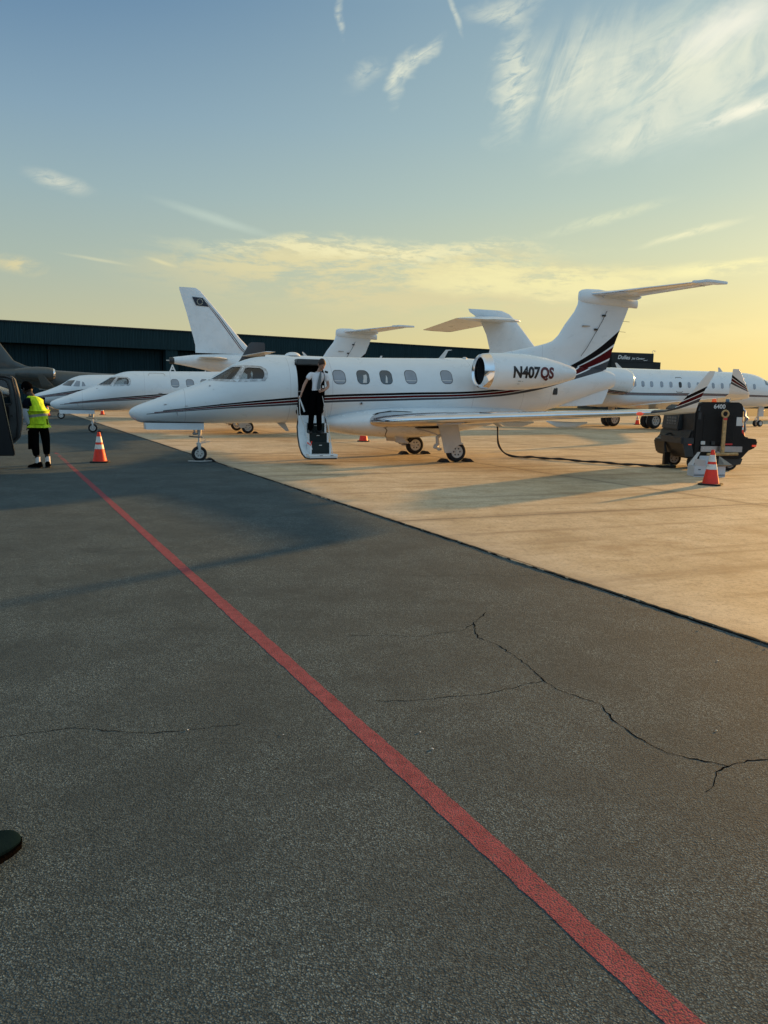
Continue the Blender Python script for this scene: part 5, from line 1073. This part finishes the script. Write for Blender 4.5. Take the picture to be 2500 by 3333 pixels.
for a, b_ in (((-0.12, 0.0, 1.485), (-0.04, -0.01, 1.50)), ((0.25, -0.045, 1.47), (0.325, -0.06, 1.445))):
    m = MB(); m.path([a, b_], [0.024, 0.024], 8); m.build('epaulette', 'trouser', pl)
m = MB(); m.path([(0.20, -0.07, 1.50), (0.22, -0.15, 1.36), (0.175, -0.165, 1.16)], 0.006, 5); m.box((0.175, -0.165, 1.11), (0.055, 0.01, 0.085)); m.build('lanyard', 'hairk', pl)
m = MB(); m.box((0.175, -0.172, 1.105), (0.045, 0.006, 0.06)); m.build('badge', 'refl', pl, smooth=False)
for an, dr in (((-0.10, 0.02, 0.0), (-.2, -1)), ((0.10, -0.10, -0.005), (.35, -1))):
    a, b_ = shoe_mesh(an, dr); sh_ = a.build('shoe', 'shoe', pl); b_.build('sole', 'rubber', sh_)
# ---- seated pilot behind the cockpit side window (only his shirt shows)
CJ = dict(pelvis=((0, 0, 0.05), (0.13, 0.10)), chest=((0.0, 0, 0.36), (0.15, 0.10)), neck=((-0.03, 0, 0.52), 0.05), headb=((-0.05, 0, 0.58), 0.055), shL=((0, -0.17, 0.42), 0.06), elL=((-0.12, -0.22, 0.20), 0.042), wrL=((-0.33, -0.16, 0.18), 0.028), shR=((0, 0.17, 0.42), 0.06), elR=((-0.12, 0.22, 0.20), 0.042), wrR=((-0.33, 0.16, 0.18), 0.028),
          hipR=((-0.05, 0.09, 0.04), 0.08), knR=((-0.42, 0.11, 0.10), 0.055), anR=((-0.55, 0.11, -0.25), 0.04), hipL=((-0.05, -0.09, 0.04), 0.08), knL=((-0.42, -0.11, 0.10), 0.055), anL=((-0.55, -0.11, -0.25), 0.04))
CE = [('pelvis', 'chest'), ('chest', 'neck'), ('neck', 'headb'), ('chest', 'shL'), ('shL', 'elL'), ('elL', 'wrL'), ('chest', 'shR'), ('shR', 'elR'), ('elR', 'wrR'), ('pelvis', 'hipR'), ('hipR', 'knR'), ('knR', 'anR'), ('pelvis', 'hipL'), ('hipL', 'knL'), ('knL', 'anL')]
cs = grow(CJ, ['pelvis', 'chest', 'shL', 'shR'], 0.018); cs['slL'] = (lerp3(CJ['shL'][0], CJ['elL'][0], .8), (0.065, 0.065)); cs['slR'] = (lerp3(CJ['shR'][0], CJ['elR'][0], .8), (0.065, 0.065))
ct_ = grow(CJ, ['pelvis', 'hipR', 'knR', 'anR', 'hipL', 'knL', 'anL'], 0.02)
person(jl(1.22, 0.38, 1.58), R(20), 'pilot in white shirt sitting behind the cockpit side window', CJ, CE, [('wrL', 'l', (-1, 0, -.3), (0, .6, .5), 0.8), ('wrR', 'r', (-1, 0, -.3), (0, -.6, .5), 0.8)], (-0.07, 0, 0.66), (-1, 0, -.1), (0, 0, 1), 'skin', 'hairk',
       [('shirt', 'shirt', cs, [('pelvis', 'chest'), ('chest', 'shL'), ('shL', 'slL'), ('chest', 'shR'), ('shR', 'slR')], 'pelvis', 2), ('trousers', 'trouser', ct_, [('pelvis', 'hipR'), ('hipR', 'knR'), ('knR', 'anR'), ('pelvis', 'hipL'), ('hipL', 'knL'), ('knL', 'anL')], 'pelvis', 1)])
# ---- ramp worker in a hi-vis vest, seen from behind, leaning towards the van
WJ = dict(pelvis=((0.0, 0.03, 1.0), (0.13, 0.10)), spine=((0.02, 0.02, 1.18), (0.13, 0.10)), chest=((-0.04, 0.02, 1.38), (0.15, 0.115)), neckb=((-0.10, 0.03, 1.53), (0.08, 0.08)), neck=((-0.15, 0.04, 1.58), 0.07), headb=((-0.19, 0.05, 1.63), 0.07),
          shL=((-0.17, -0.10, 1.45), 0.075), elL=((-0.19, -0.13, 1.15), 0.052), wrL=((-0.14, -0.10, 0.90), 0.034), shR=((0.02, 0.22, 1.46), 0.07), elR=((-0.14, 0.33, 1.20), 0.048), wrR=((-0.36, 0.34, 1.12), 0.032),
          hipL=((-0.06, -0.05, 0.94), 0.105), knL=((-0.04, -0.07, 0.52), 0.066), anL=((-0.01, -0.05, 0.11), 0.042), hipR=((0.09, 0.09, 0.94), 0.105), knR=((0.11, 0.09, 0.52), 0.066), anR=((0.135, 0.11, 0.11), 0.042))
vs_ = dict(hem=((0.02, 0.03, 0.95), (0.185, 0.18)), pelvis=((0.02, 0.03, 1.05), (0.19, 0.18)), spine=((0.02, 0.02, 1.20), (0.172, 0.172)), chest=((-0.03, 0.02, 1.37), (0.195, 0.185))); vs_['neckb'] = ((-0.09, 0.03, 1.50), (0.11, 0.11)); vs_['svL'] = ((-0.14, -0.08, 1.50), (0.075, 0.075)); vs_['svR'] = ((0.0, 0.17, 1.50), (0.075, 0.075))
te = grow(WJ, ['pelvis', 'spine', 'chest', 'neckb', 'shL', 'shR'], 0.022); te['slL'] = (lerp3(WJ['shL'][0], WJ['elL'][0], .62), (0.088, 0.088)); te['slR'] = (lerp3(WJ['shR'][0], WJ['elR'][0], .6), (0.08, 0.08))
sl_ = dict(a=(lerp3(WJ['shL'][0], WJ['elL'][0], .5), 0.066), b=(WJ['elL'][0], 0.064), c=(lerp3(WJ['elL'][0], WJ['wrL'][0], .5), 0.052), d=(lerp3(WJ['elL'][0], WJ['wrL'][0], .92), 0.042))
st_ = dict(waist=((0.01, 0.03, 1.03), (0.13, 0.12)), pelvis=((0.01, 0.03, 0.95), (0.165, 0.145)), hipL=((-0.07, -0.05, 0.88), (0.13, 0.13)), knL=((-0.05, -0.07, 0.54), (0.088, 0.092)), clL=((-0.03, -0.06, 0.23), (0.070, 0.075)),
           hipR=((0.10, 0.09, 0.88), (0.125, 0.13)), knR=((0.12, 0.10, 0.54), (0.085, 0.09)), clR=((0.125, 0.10, 0.25), (0.068, 0.073)))
wk, WP = person((-7.52, 16.72, 0), 0, 'ramp worker in a yellow-green vest and black shorts leaning towards the open van door', WJ, PE,
    [('wrL', 'l', (.1, .1, -1), (-1, .3, 0), 0.6), ('wrR', 'r', (-1, 0, -.1), (0, -.4, 1), 0.5)], (-0.215, 0.06, 1.70), (-0.93, 0.30, -0.32), (-.3, 0, 1), 'skind', 'hairk',
    [('shirt', 'tee', te, [('pelvis', 'spine'), ('spine', 'chest'), ('chest', 'neckb'), ('chest', 'shL'), ('shL', 'slL'), ('chest', 'shR'), ('shR', 'slR')], 'pelvis', 2),
     ('arm_sleeve', 'sleeve', sl_, [('a', 'b'), ('b', 'c'), ('c', 'd')], 'b', 2),
     ('vest', 'vest', vs_, [('hem', 'pelvis'), ('pelvis', 'spine'), ('spine', 'chest'), ('chest', 'neckb'), ('neckb', 'svL'), ('neckb', 'svR')], 'pelvis', 2),
     ('shorts', 'shorts', st_, [('waist', 'pelvis'), ('pelvis', 'hipL'), ('hipL', 'knL'), ('knL', 'clL'), ('pelvis', 'hipR'), ('hipR', 'knR'), ('knR', 'clR')], 'pelvis', 2)], sc=1.22)
for a in ((-0.01, -0.05), (0.135, 0.11)):
    m = MB(); m.tube((a[0], a[1], 0.235), (a[0], a[1], 0.07), 0.052, 0.055, 14); m.build('sock', 'sock', wk)
for an, dr in (((-0.01, -0.06, 0.0), (-1, .05)), ((0.135, 0.10, 0.0), (-.35, .9))):
    a, b_ = shoe_mesh(an, dr, 0.31, 0.055, 0.13); sh_ = a.build('shoe', 'hairk', wk); b_.build('sole', 'rubber', sh_)
m = MB(); m.path([(0.15, -0.0, 1.02), (0.19, 0.0, 1.02)], 0.03, 6); m.box((0.185, 0.02, 0.98), (0.04, 0.07, 0.16)); m.build('belt_pouch', 'hairk', wk, bevel=0.01)
bag = MB(); bag.box((0.03, 0, -0.24), (0.13, 0.10, 0.40), taper=(0.8, 0.9)); bag.mi = 0
bag.path([(-0.06, 0, -0.03), (-0.05, 0, 0.05), (0.05, 0, 0.05), (0.06, 0, -0.03)], 0.012, 6)
bo = bag.build('tool_bag', 'shorts', None, bevel=0.02); bo.location = (-7.67, 16.66, 0.84); tag(bo, 'black soft bag hanging from the vest worker’s hand', 'bag')
# ---- bystander just outside the frame on the left; only the toe of one shoe reaches into view
BJ = dict(pelvis=((0, 0, 0.98), (0.10, 0.08)), spine=((0, 0, 1.16), (0.09, 0.07)), chest=((0, 0, 1.36), (0.10, 0.075)), neckb=((0, 0, 1.48), 0.065), neck=((0, .01, 1.55), 0.05), headb=((0, .02, 1.61), 0.055),
          shL=((-0.19, 0, 1.43), 0.06), elL=((-0.23, -.02, 1.14), 0.042), wrL=((-0.22, .08, 0.90), 0.027), shR=((0.19, 0, 1.43), 0.06), elR=((0.22, -.02, 1.14), 0.042), wrR=((0.20, .08, 0.90), 0.027),
          hipL=((-0.09, 0, 0.92), 0.09), knL=((-0.1, .02, 0.5), 0.058), anL=((-0.11, 0, 0.1), 0.04), hipR=((0.09, 0, 0.92), 0.09), knR=((0.12, .10, 0.5), 0.058), anR=((0.12, .15, 0.1), 0.04))
bs = grow(BJ, ['neckb', 'elL', 'elR'], 0.025, {'hem': ((0, 0, 0.90), (0.15, 0.13)), 'pelvis': ((0, 0, 1.0), (0.16, 0.13)), 'spine': ((0, 0, 1.16), (0.155, 0.125)), 'chest': ((0, 0, 1.36), (0.175, 0.135)), 'shL': ((-0.19, 0, 1.42), (0.085, 0.085)), 'shR': ((0.19, 0, 1.42), (0.085, 0.085))}); bt_ = grow(BJ, ['pelvis', 'hipR', 'knR', 'hipL', 'knL', 'anL', 'anR'], 0.026)
by, _ = person((-1.545, 2.22, -0.012), R(-9), 'bystander beyond the left edge whose dark shoe toe reaches into the foreground', BJ, PE, [('wrL', 'l', (0, .3, -1), (1, .3, 0), 0.6), ('wrR', 'r', (0, .3, -1), (-1, .3, 0), 0.6)], (0, .03, 1.69), (0, 1, 0), (0, 0, 1), 'skin', 'hair',
    [('jacket', 'tee', bs, [('hem', 'pelvis'), ('pelvis', 'spine'), ('spine', 'chest'), ('chest', 'neckb'), ('chest', 'shL'), ('shL', 'elL'), ('chest', 'shR'), ('shR', 'elR')], 'pelvis', 2),
     ('trousers', 'trouser', bt_, [('pelvis', 'hipR'), ('hipR', 'knR'), ('knR', 'anR'), ('pelvis', 'hipL'), ('hipL', 'knL'), ('knL', 'anL')], 'pelvis', 2)])
for an, dr in (((-0.11, 0.0, 0.0), (-.1, 1)), ((0.12, 0.16, 0.0), (.12, 1))):
    a, b_ = shoe_mesh(an, dr, 0.35, 0.062, 0.12); sh_ = a.build('shoe', 'nubuck', by); b_.build('sole', 'hairk', sh_)

# ================================================================== ground equipment
def make_cone():
    c = empty('traffic_cone', (0, 0, 0))
    h, rb_, rt_ = 0.68, 0.155, 0.030
    def rr(z): return rb_ + (rt_ - rb_) * (z - 0.03) / (h - 0.03)
    m = MB(); m.lathe([(0.175, 0.028), (rb_, 0.034)] + [(rr(z), z) for z in (0.1, 0.2, 0.3, 0.4, 0.5, 0.6, h)] + [(rt_ * .6, h + .004), (rt_ * .6, h - 0.1)], 28, cap=False); m.build('cone_body', 'orange', c, ang=50)
    for z0, z1 in ((0.305, 0.405), (0.455, 0.585)):
        m = MB(); m.lathe([(rr(z0) + .003, z0), (rr(z1) + .003, z1)], 28, cap=False); m.build('reflective_band', 'refl', c)
    m = MB(); P8 = [(0.21 * sx + (0.05 * -sx if k else 0), 0.21 * sy + (0 if k else 0.05 * -sy)) for sx, sy, ks in ((1, 1, (0, 1)), (-1, 1, (1, 0)), (-1, -1, (0, 1)), (1, -1, (1, 0))) for k in ks]
    P8 = [(x * math.cos(.3) - y * math.sin(.3), x * math.sin(.3) + y * math.cos(.3)) for x, y in P8]
    m.prism(P8, 0.0, 0.032, 'z'); m.build('cone_base', 'rubber', c, bevel=0.006); return c
CG = 'orange traffic cones around the jets'
cone0 = make_cone()
for i, (x, y, sc_, lb) in enumerate(((-6.80, 18.33, 1.05, 'orange cone standing on the asphalt left of the open jet’s nose'), (6.37, 14.95, 1.0, 'orange cone standing in front of the open cardboard box'),
    (-22.13, 46.9, 1.05, 'orange cone between the van door and the vest worker'), (-24.1, 55.3, 1.05, 'orange cone just right of the vest worker’s waist, far off'), (-0.79, 28.34, 1.05, 'orange cone half hidden under the open jet’s wing fairing'),
    (-22.1, 60.5, 1.0, 'tiny orange cone seen past the second jet’s nose gear'), (17.2, 52.8, 1.05, 'orange cone beside the twin wheels of the long jet'), (16.2, 35.2, 1.2, 'orange cone partly hidden behind the black cart’s right side'))):
    c = cone0 if i == 0 else copy_tree(cone0)
    c.location = (x, y, 0.001 if i not in (0, 2) else -0.011); c.scale = (sc_,) * 3; c.rotation_euler = (0, 0, 0.7 * i); tag(c, lb, 'traffic cone', CG)
# wheel chocks
def make_chock():
    m = MB(); m.prism([(-0.13, 0), (0.13, 0), (0.05, 0.085), (-0.02, 0.085)], -0.14, 0.14, 'y'); o = m.build('wheel_chock', 'rubber', None, bevel=0.008)
    return o
ch0 = make_chock(); first = True
def chock(x, y, rz, lb, sc_=1.0):
    global first
    o = ch0 if first else ch0.copy()
    if not first: col.objects.link(o)
    first = False; o.location = (x, y, 0.002); o.rotation_euler = (0, 0, rz); o.scale = (sc_,) * 3; tag(o, lb, 'wheel chock', 'black rubber wheel chocks')
def jp(o, rz, s_, b_): a = R(rz); return (o[0] + math.cos(a) * s_ + math.sin(a) * b_, o[1] + math.sin(a) * s_ - math.cos(a) * b_)
O1, O2 = (-4.554, 18.869), (-12.3, 32.5)
chock(*jp(O1, 20, 5.93, 1.40), R(20), 'black chock in front of the open jet’s near main wheel'); chock(*jp(O1, 20, 6.61, 1.40), R(200), 'black chock behind the open jet’s near main wheel')
chock(*jp(O1, 20, 5.93, -1.40), R(20), 'black chock in front of the open jet’s far main wheel'); chock(*jp(O1, 20, 6.61, -1.40), R(200), 'black chock behind the open jet’s far main wheel')
chock(*jp(O1, 20, 0.27, 0), R(200), 'black chock behind the open jet’s nose wheel', 0.9); chock(*jp(O2, 20, 0.27, 0), R(200), 'black chock behind the second jet’s nose wheel', 0.9)
chock(*jp(O2, 20, 5.93, 1.40), R(20), 'black chock in front of the second jet’s near main wheel'); chock(*jp(O2, 20, 6.61, 1.40), R(200), 'black chock behind the second jet’s near main wheel')
m = MB(); m.path([(x, y, 0.012) for x, y in (jp(O1, 20, -.27, .02), jp(O1, 20, -.15, .12), jp(O1, 20, 0.05, .17), jp(O1, 20, 0.28, .12), jp(O1, 20, .40, .02))], 0.012, 6)
tag(m.build('chock_rope', 'pale'), 'pale rope looped on the ground round the open jet’s nose wheel', 'rope')
# ground power cart
gx, gy = 7.74, 17.95
G_ = empty('ground_power_cart', (gx, gy, 0), R(2), 'black ground power cart marked 6400 with an upright tan tow bar', 'power cart')
m = MB(); m.prism([(-0.56, 0.30), (-0.56, 1.40), (-0.50, 1.56), (-0.40, 1.60), (0.44, 1.60), (0.54, 1.55), (0.56, 1.42), (0.58, 0.30)], 0.0, 0.72, 'y'); m.build('hood', 'gpu', G_, bevel=0.025)
m = MB(); m.prism([(-0.66, 0.92), (-0.60, 1.42), (-0.48, 1.53), (0.48, 1.53), (0.58, 1.42), (0.60, 0.92)], 0.74, 1.75, 'y'); rh = m.build('rear_hood', 'gpug', G_, bevel=0.03)
m = MB(); m.prism([(0.0, 0.62), (0.0, 1.36), (0.0001, 1.36), (0.0001, 0.62)], 0, 0.001, 'x') if False else m.box((0.0, -0.004, 1.0), (0.74, 0.012, 0.66)); gr = m.build('radiator_grille', 'dark', G_, smooth=False)
m = MB()
for k in range(22): m.box((0, -0.014, 0.69 + k * 0.03), (0.72, 0.010, 0.010))
m.build('grille_slat', 'gpu', gr, smooth=False)
m = MB(); m.prism([(-0.80, 0.66), (-0.68, 0.72), (-0.60, 0.95), (0.56, 0.95), (0.70, 0.78), (0.92, 0.76), (0.98, 0.72), (0.95, 0.56), (0.78, 0.48), (0.66, 0.34), (0.60, 0.28), (-0.62, 0.28), (-0.72, 0.32), (-0.77, 0.50)], 0.04, 1.85, 'y'); m.build('chassis', 'gpu', G_, bevel=0.03)
m = MB()
for k in range(4): m.box((-0.76 + 0.05 * k, 0.005, 0.50), (0.05, 0.05, 0.34), Matrix.Rotation(R(-14), 3, 'Y'))
m.build('cable_guard', 'gpug', G_, smooth=False)
m = MB(); m.box((-0.85, 0.55, 0.71), (0.08, 1.2, 0.15)); m.box((-0.73, -0.02, 0.70), (0.30, 0.06, 0.14)); m.build('side_bumper', 'gpug', G_, bevel=0.01)
m = MB(); m.prism([(-0.60, 0.30), (0.66, 0.30), (0.62, 0.16), (0.30, 0.10), (-0.50, 0.12)], 0.06, 0.16, 'y'); m.build('front_skirt', 'gpug', G_, bevel=0.01)
m = MB(); m.box((0.08, -0.03, 0.52), (0.98, 0.05, 0.13)); fb_ = m.build('front_plate', 'steel', G_, bevel=0.006)
for x_ in (-0.36, -0.20): 
    m = MB(); m.box((x_, -0.062, 0.54), (0.02, 0.01, 0.02)); m.build('plate_bolt', 'pale', fb_, smooth=False)
for x_, z_, w_ in ((-0.66, 0.62, 0.09), (0.88, 0.60, 0.09)):
    m = MB(); m.box((x_, 0.0 if x_ < 0 else 0.02, z_), (w_, 0.05, 0.045)); m.build('marker_light', 'redlens', G_, bevel=0.008)
m = MB(); m.box((0.20, -0.035, 0.635), (0.26, 0.03, 0.035)); m.build('reflector', 'red', G_, smooth=False)
m = MB(); m.box((-0.36, -0.03, 0.66), (0.10, 0.03, 0.08)); m.build('control_box', 'pale', G_, bevel=0.006)
m = MB(); m.box((-0.12, -0.03, 0.66), (0.09, 0.03, 0.09)); m.build('control_box', 'gpug', G_, bevel=0.006)
m = MB(); m.box((0.47, -0.006, 1.16), (0.13, 0.012, 0.20)); m.build('warning_label', 'pale', G_, smooth=False)
m = MB(); m.path([(-0.47, 0.02, 1.50), (-0.50, 0.0, 1.40), (-0.46, 0.0, 1.38)], 0.022, 6); m.box((-0.47, -0.005, 1.28), (0.07, 0.02, 0.16)); m.build('door_latch', 'gpug', G_)
for x_, mt_ in ((-0.10, 'amber'), (0.22, 'bluel')):
    m = MB(); m.lathe([(0.055, 1.60), (0.055, 1.612), (0.045, 1.617), (0.045, 1.662), (0.036, 1.675), (0.001, 1.68)], 18, (x_, 0.12, 0)); m.build('beacon', mt_, G_)
    m = MB(); m.path([(x_ + 0.065, 0.12, 1.60), (x_ + 0.065, 0.12, 1.70)], 0.006, 5); m.build('beacon_guard', 'steel', G_)
m = MB(); m.box((-0.645, 1.05, 1.22), (0.012, 0.62, 0.30)); m.build('instruction_panel', 'pale', rh, smooth=False) if False else None
for k in range(3):
    for q in range(4):
        m = MB(); m.box((-0.632 - (0.006 if True else 0), 0.95 + q * 0.15, 1.06 + k * 0.075), (0.012, 0.11, 0.05), Matrix.Rotation(R(-7), 3, 'Y')); m.build('instruction_decal', 'decal', rh, smooth=False)
text_obj('cart_number', '6400', 0.135, 'pale', G_, lambda u, v: (-0.155 + u * 1.02, -0.006, 1.455 + v), bold=0.004)
m = MB(); m.box((0.10, -0.005, 1.565), (0.10, 0.008, 0.014)); m.build('maker_plate', 'gpug', G_, smooth=False)
tb_ = MB().box((0.055, -0.16, 0.84), (0.085, 0.05, 0.86)).build('tow_bar', 'yellow', G_, bevel=0.01)
m = MB()
ring = []
for k in range(20):
    a = 2 * PI * k / 20; ring.append([(0.055 + (0.075 + 0.022 * math.cos(t)) * math.cos(a), -0.16 + 0.022 * math.sin(t), 1.335 + (0.075 + 0.022 * math.cos(t)) * math.sin(a)) for t in [2 * PI * q / 8 for q in range(8)]])
ring.append(ring[0]); m.loft(ring, cap=False); m.build('tow_eye', 'yellow', tb_)
m = MB(); m.box((0.055, -0.187, 1.22), (0.086, 0.004, 0.05)); m.build('red_tape', 'red', tb_, smooth=False)
m = MB(); m.path([(-0.3, -0.16, 0.40), (0.42, -0.16, 0.42)], 0.035, 8); m.build('drawbar_axle', 'yellow', tb_)
m = MB(); m.box((0.0, -0.05, 0.42), (0.16, 0.2, 0.10)); m.build('tow_hinge', 'steel', tb_, bevel=0.01)
for x_, y_ in ((0.40, 0.22), (-0.40, 0.22), (0.40, 1.5), (-0.40, 1.5)): wheel(G_, (x_, y_, 0.19), 0.19, 0.16)
m = MB(); m.box((-0.82, 0.9, 0.20), (0.14, 0.14, 0.36)); m.box((-0.82, 0.9, 0.03), (0.42, 0.26, 0.055)); m.build('stabilizer_foot', 'gpu', G_, bevel=0.01)
m = MB(); m.box((-0.82, 0.77, 0.075), (0.40, 0.02, 0.025)); m.build('foot_edge', 'yellow', G_, smooth=False)
m = MB(); m.path([(0.62, 0.30, 1.48), (0.72, 0.25, 1.40), (0.70, 0.2, 1.28), (0.78, 0.2, 1.22), (0.70, 0.2, 1.12), (0.74, 0.2, 0.95)], 0.03, 7); m.path([(0.66, 0.3, 1.5), (0.78, 0.3, 1.35), (0.76, 0.3, 1.1), (0.77, 0.3, 0.9)], 0.022, 6); m.build('fuel_hose', 'steel', G_)
# power cable from the jet to the cart
cb_ = [jp(O1, 20, 8.05, .25) + (1.12,), jp(O1, 20, 8.06, .27) + (0.80,), jp(O1, 20, 8.08, .30) + (0.40,), jp(O1, 20, 8.2, .38) + (0.16,), jp(O1, 20, 8.42, .48) + (0.05,), jp(O1, 20, 8.7, .6) + (0.028,)]
e_ = Vector(cb_[-1]); t_ = Vector((7.02, 18.6, 0.028)); pts = [Vector(p) for p in cb_]
for k in range(1, 17):
    f_ = k / 16; p = e_.lerp(t_, f_); p += Vector((0.0, 0.09 * math.sin(f_ * 6.5) - 0.25 * math.sin(PI * f_), 0.008 + 0.012 * (math.sin(k * 1.7) > 0))); pts.append(p)
pts += [Vector((6.93, 18.75, 0.10)), Vector((6.90, 18.9, 0.35)), Vector((6.90, 19.0, 0.62)), Vector((6.95, 19.05, 0.80)), Vector((7.08, 19.05, 0.82))]
def smooth_pts(P, n=4):
    out = []
    for i in range(len(P) - 1):
        p0, p1, p2, p3 = P[max(i - 1, 0)], P[i], P[i + 1], P[min(i + 2, len(P) - 1)]
        for k in range(n):
            t = k / n; out.append(0.5 * ((2 * p1) + (p2 - p0) * t + (2 * p0 - 5 * p1 + 4 * p2 - p3) * t * t + (3 * p1 - p0 - 3 * p2 + p3) * t ** 3))
    out.append(P[-1]); return out
SP = smooth_pts(pts); m = MB(); m.path(SP, [0.027 + 0.006 * math.sin(i * .9) for i in range(len(SP))], 8); pc = tag(m.build('power_cable', 'rubber'), 'thick black power cable running over the concrete from the open jet to the cart', 'cable')
m = MB(); m.tube(tuple(pts[0] + Vector((0, 0, .02))), tuple(pts[0] - Vector((0, 0, .12))), 0.05, 0.045); m.build('plug', 'rubber', pc)
# open cardboard box
BX = empty('cardboard_box', (7.02, 16.75, 0), R(-2), 'open white cardboard box lying before the cart, flaps up, behind the cone', 'cardboard box')
m = MB()
for c_, d_ in (((0, -0.2, .115), (0.66, 0.008, 0.23)), ((0, 0.2, .115), (0.66, 0.008, 0.23)), ((-0.33, 0, .115), (0.008, 0.4, 0.23)), ((0.33, 0, .115), (0.008, 0.4, 0.23)), ((0, 0, 0.006), (0.66, 0.4, 0.008))): m.box(c_, d_)
bx_ = m.build('box_body', 'card', BX, smooth=False)
m = MB(); m.box((0, -0.206, 0.03), (0.665, 0.004, 0.012)); m.box((0, -0.206, 0.052), (0.665, 0.004, 0.006)); m.build('printed_band', 'seal', bx_, smooth=False)
m = MB(); m.prism([(0.08, 0.20), (0.14, 0.205), (0.12, 0.165)], -0.2065, -0.2045, 'y'); m.build('printed_mark', 'seal', bx_, smooth=False)
m = MB(); m.box((-0.22, -0.206, 0.155), (0.05, 0.004, 0.018)); m.build('hand_hole', 'seal', bx_, smooth=False)
fl_ = lambda P, mt_: (lambda m: (m.add(P + [(p[0], p[1] + .005, p[2] + .005) for p in P], [(0, 1, 2, 3), (7, 6, 5, 4), (0, 4, 5, 1), (1, 5, 6, 2), (2, 6, 7, 3), (3, 7, 4, 0)]), m.build('flap', mt_, BX, smooth=False)))(MB())
fl_([(-0.33, -0.2, .23), (-0.08, -0.2, .23), (-0.13, -0.26, .37), (-0.36, -0.27, .39)], 'card'); fl_([(-0.33, 0.2, .23), (-0.33, -0.1, .23), (-0.16, -0.02, .52), (-0.12, 0.24, .50)], 'card')
fl_([(0.33, -0.2, .23), (0.33, 0.2, .23), (0.36, 0.26, .42), (0.44, -0.26, .27)], 'cardin'); fl_([(-0.04, -0.2, .23), (0.33, -0.2, .23), (0.42, -0.32, .27), (0.0, -0.30, .28)], 'cardin'); fl_([(-0.1, 0.2, .23), (0.3, 0.2, .23), (0.22, 0.22, .42), (-0.08, 0.22, .42)], 'card')
# ================================================================== the van at the left edge
vx, vy = -8.35, 15.6
VN = empty('van', (vx, vy, 0), R(8), 'black van at the left edge with its window-framed front door standing open', 'van')
m = MB(); m.prism([(-4.6, 0.42), (-0.35, 0.42), (-0.12, 0.60), (-0.10, 1.05), (-0.28, 1.12), (-0.62, 1.88), (-1.0, 2.02), (-4.2, 2.02), (-4.6, 1.8)], -1.9, -0.1, 'y'); 
vb = m.build('body', 'carpaint', VN, bevel=0.05)
m = MB(); m.prism([(-0.70, 1.12), (-0.98, 1.80), (-1.9, 1.85), (-1.9, 1.12)], -0.10, -0.085, 'y'); m.build('side_window', 'glass', vb, smooth=False)
m = MB(); m.prism([(-2.1, 1.12), (-2.1, 1.85), (-4.1, 1.85), (-4.2, 1.12)], -0.10, -0.085, 'y'); m.build('side_window', 'glass', vb, smooth=False)
for x_ in (-0.95, -3.8):
    for y_ in (-0.22, -1.78): wheel(VN, (x_, y_, 0.34), 0.34, 0.22)
# door: opens out to the right, pane framed in rubber
DO = [(0.05, 0.58), (0.78, 0.58), (0.90, 0.70), (0.965, 1.00), (0.97, 1.30), (0.93, 1.60), (0.87, 1.88), (0.80, 1.94), (0.0, 1.96), (-0.1, 1.96), (-0.1, 0.58)]
DI = [(0.62, 0.98), (0.745, 1.02), (0.79, 1.12), (0.79, 1.30), (0.76, 1.65), (0.73, 1.80), (0.66, 1.86), (0.0, 1.88), (-0.02, 1.88), (-0.04, 1.38), (0.0, 0.98)]
ob = MB().prism(DO, 0.0, 0.09, 'y').build('door', 'trim', VN, bevel=0.012)
ob.parent = None; cu = MB().prism([(0.0, 1.36), (0.775, 1.36), (0.745, 1.72), (0.71, 1.82), (0.64, 1.855), (0.0, 1.87), (-0.04, 1.6)], -0.1, 0.3, 'y').build('c', 'trim', None, smooth=False)
cu.parent = None; boolean(ob, [cu]); ob.parent = VN
m = MB(); m.path([(0.0, -0.012, 1.37), (0.78, -0.012, 1.37), (0.79, -0.012, 1.40), (0.76, -0.012, 1.72), (0.72, -0.012, 1.84), (0.65, -0.012, 1.875), (0.0, -0.012, 1.885)], 0.016, 6); m.build('window_seal', 'seal', ob)
m = MB(); m.path([(0.80, -0.014, 0.66), (0.86, -0.014, 0.72), (0.895, -0.014, 0.95), (0.90, -0.014, 1.3), (0.87, -0.014, 1.62), (0.82, -0.014, 1.88), (0.7, -0.014, 1.925), (0.0, -0.014, 1.94)], 0.022, 6); m.build('door_seal', 'seal', ob)
m = MB(); m.prism([(0.0, 1.36), (0.775, 1.36), (0.745, 1.72), (0.71, 1.82), (0.64, 1.855), (0.0, 1.87)], 0.04, 0.046, 'y'); m.build('window_pane', 'clear', ob, smooth=False)
m = MB(); m.prism([(-0.05, 0.62), (0.66, 0.64), (0.72, 0.80), (0.74, 1.33), (-0.05, 1.34)], -0.03, 0.0, 'y'); m.build('door_card', 'black', ob, bevel=0.012)
m = MB(); m.box((0.78, -0.01, 1.14), (0.04, 0.02, 0.02)); m.build('door_latch', 'seal', ob, smooth=False)
# second, nearer door edge, slanting down
m = MB(); m.prism([(-0.3, 0.36), (0.98, 0.37), (0.97, 0.48), (0.80, 1.60), (0.74, 1.70), (-0.3, 1.72)], -0.60, -0.52, 'y'); dd = m.build('sliding_door', 'carpaint', VN, bevel=0.02)
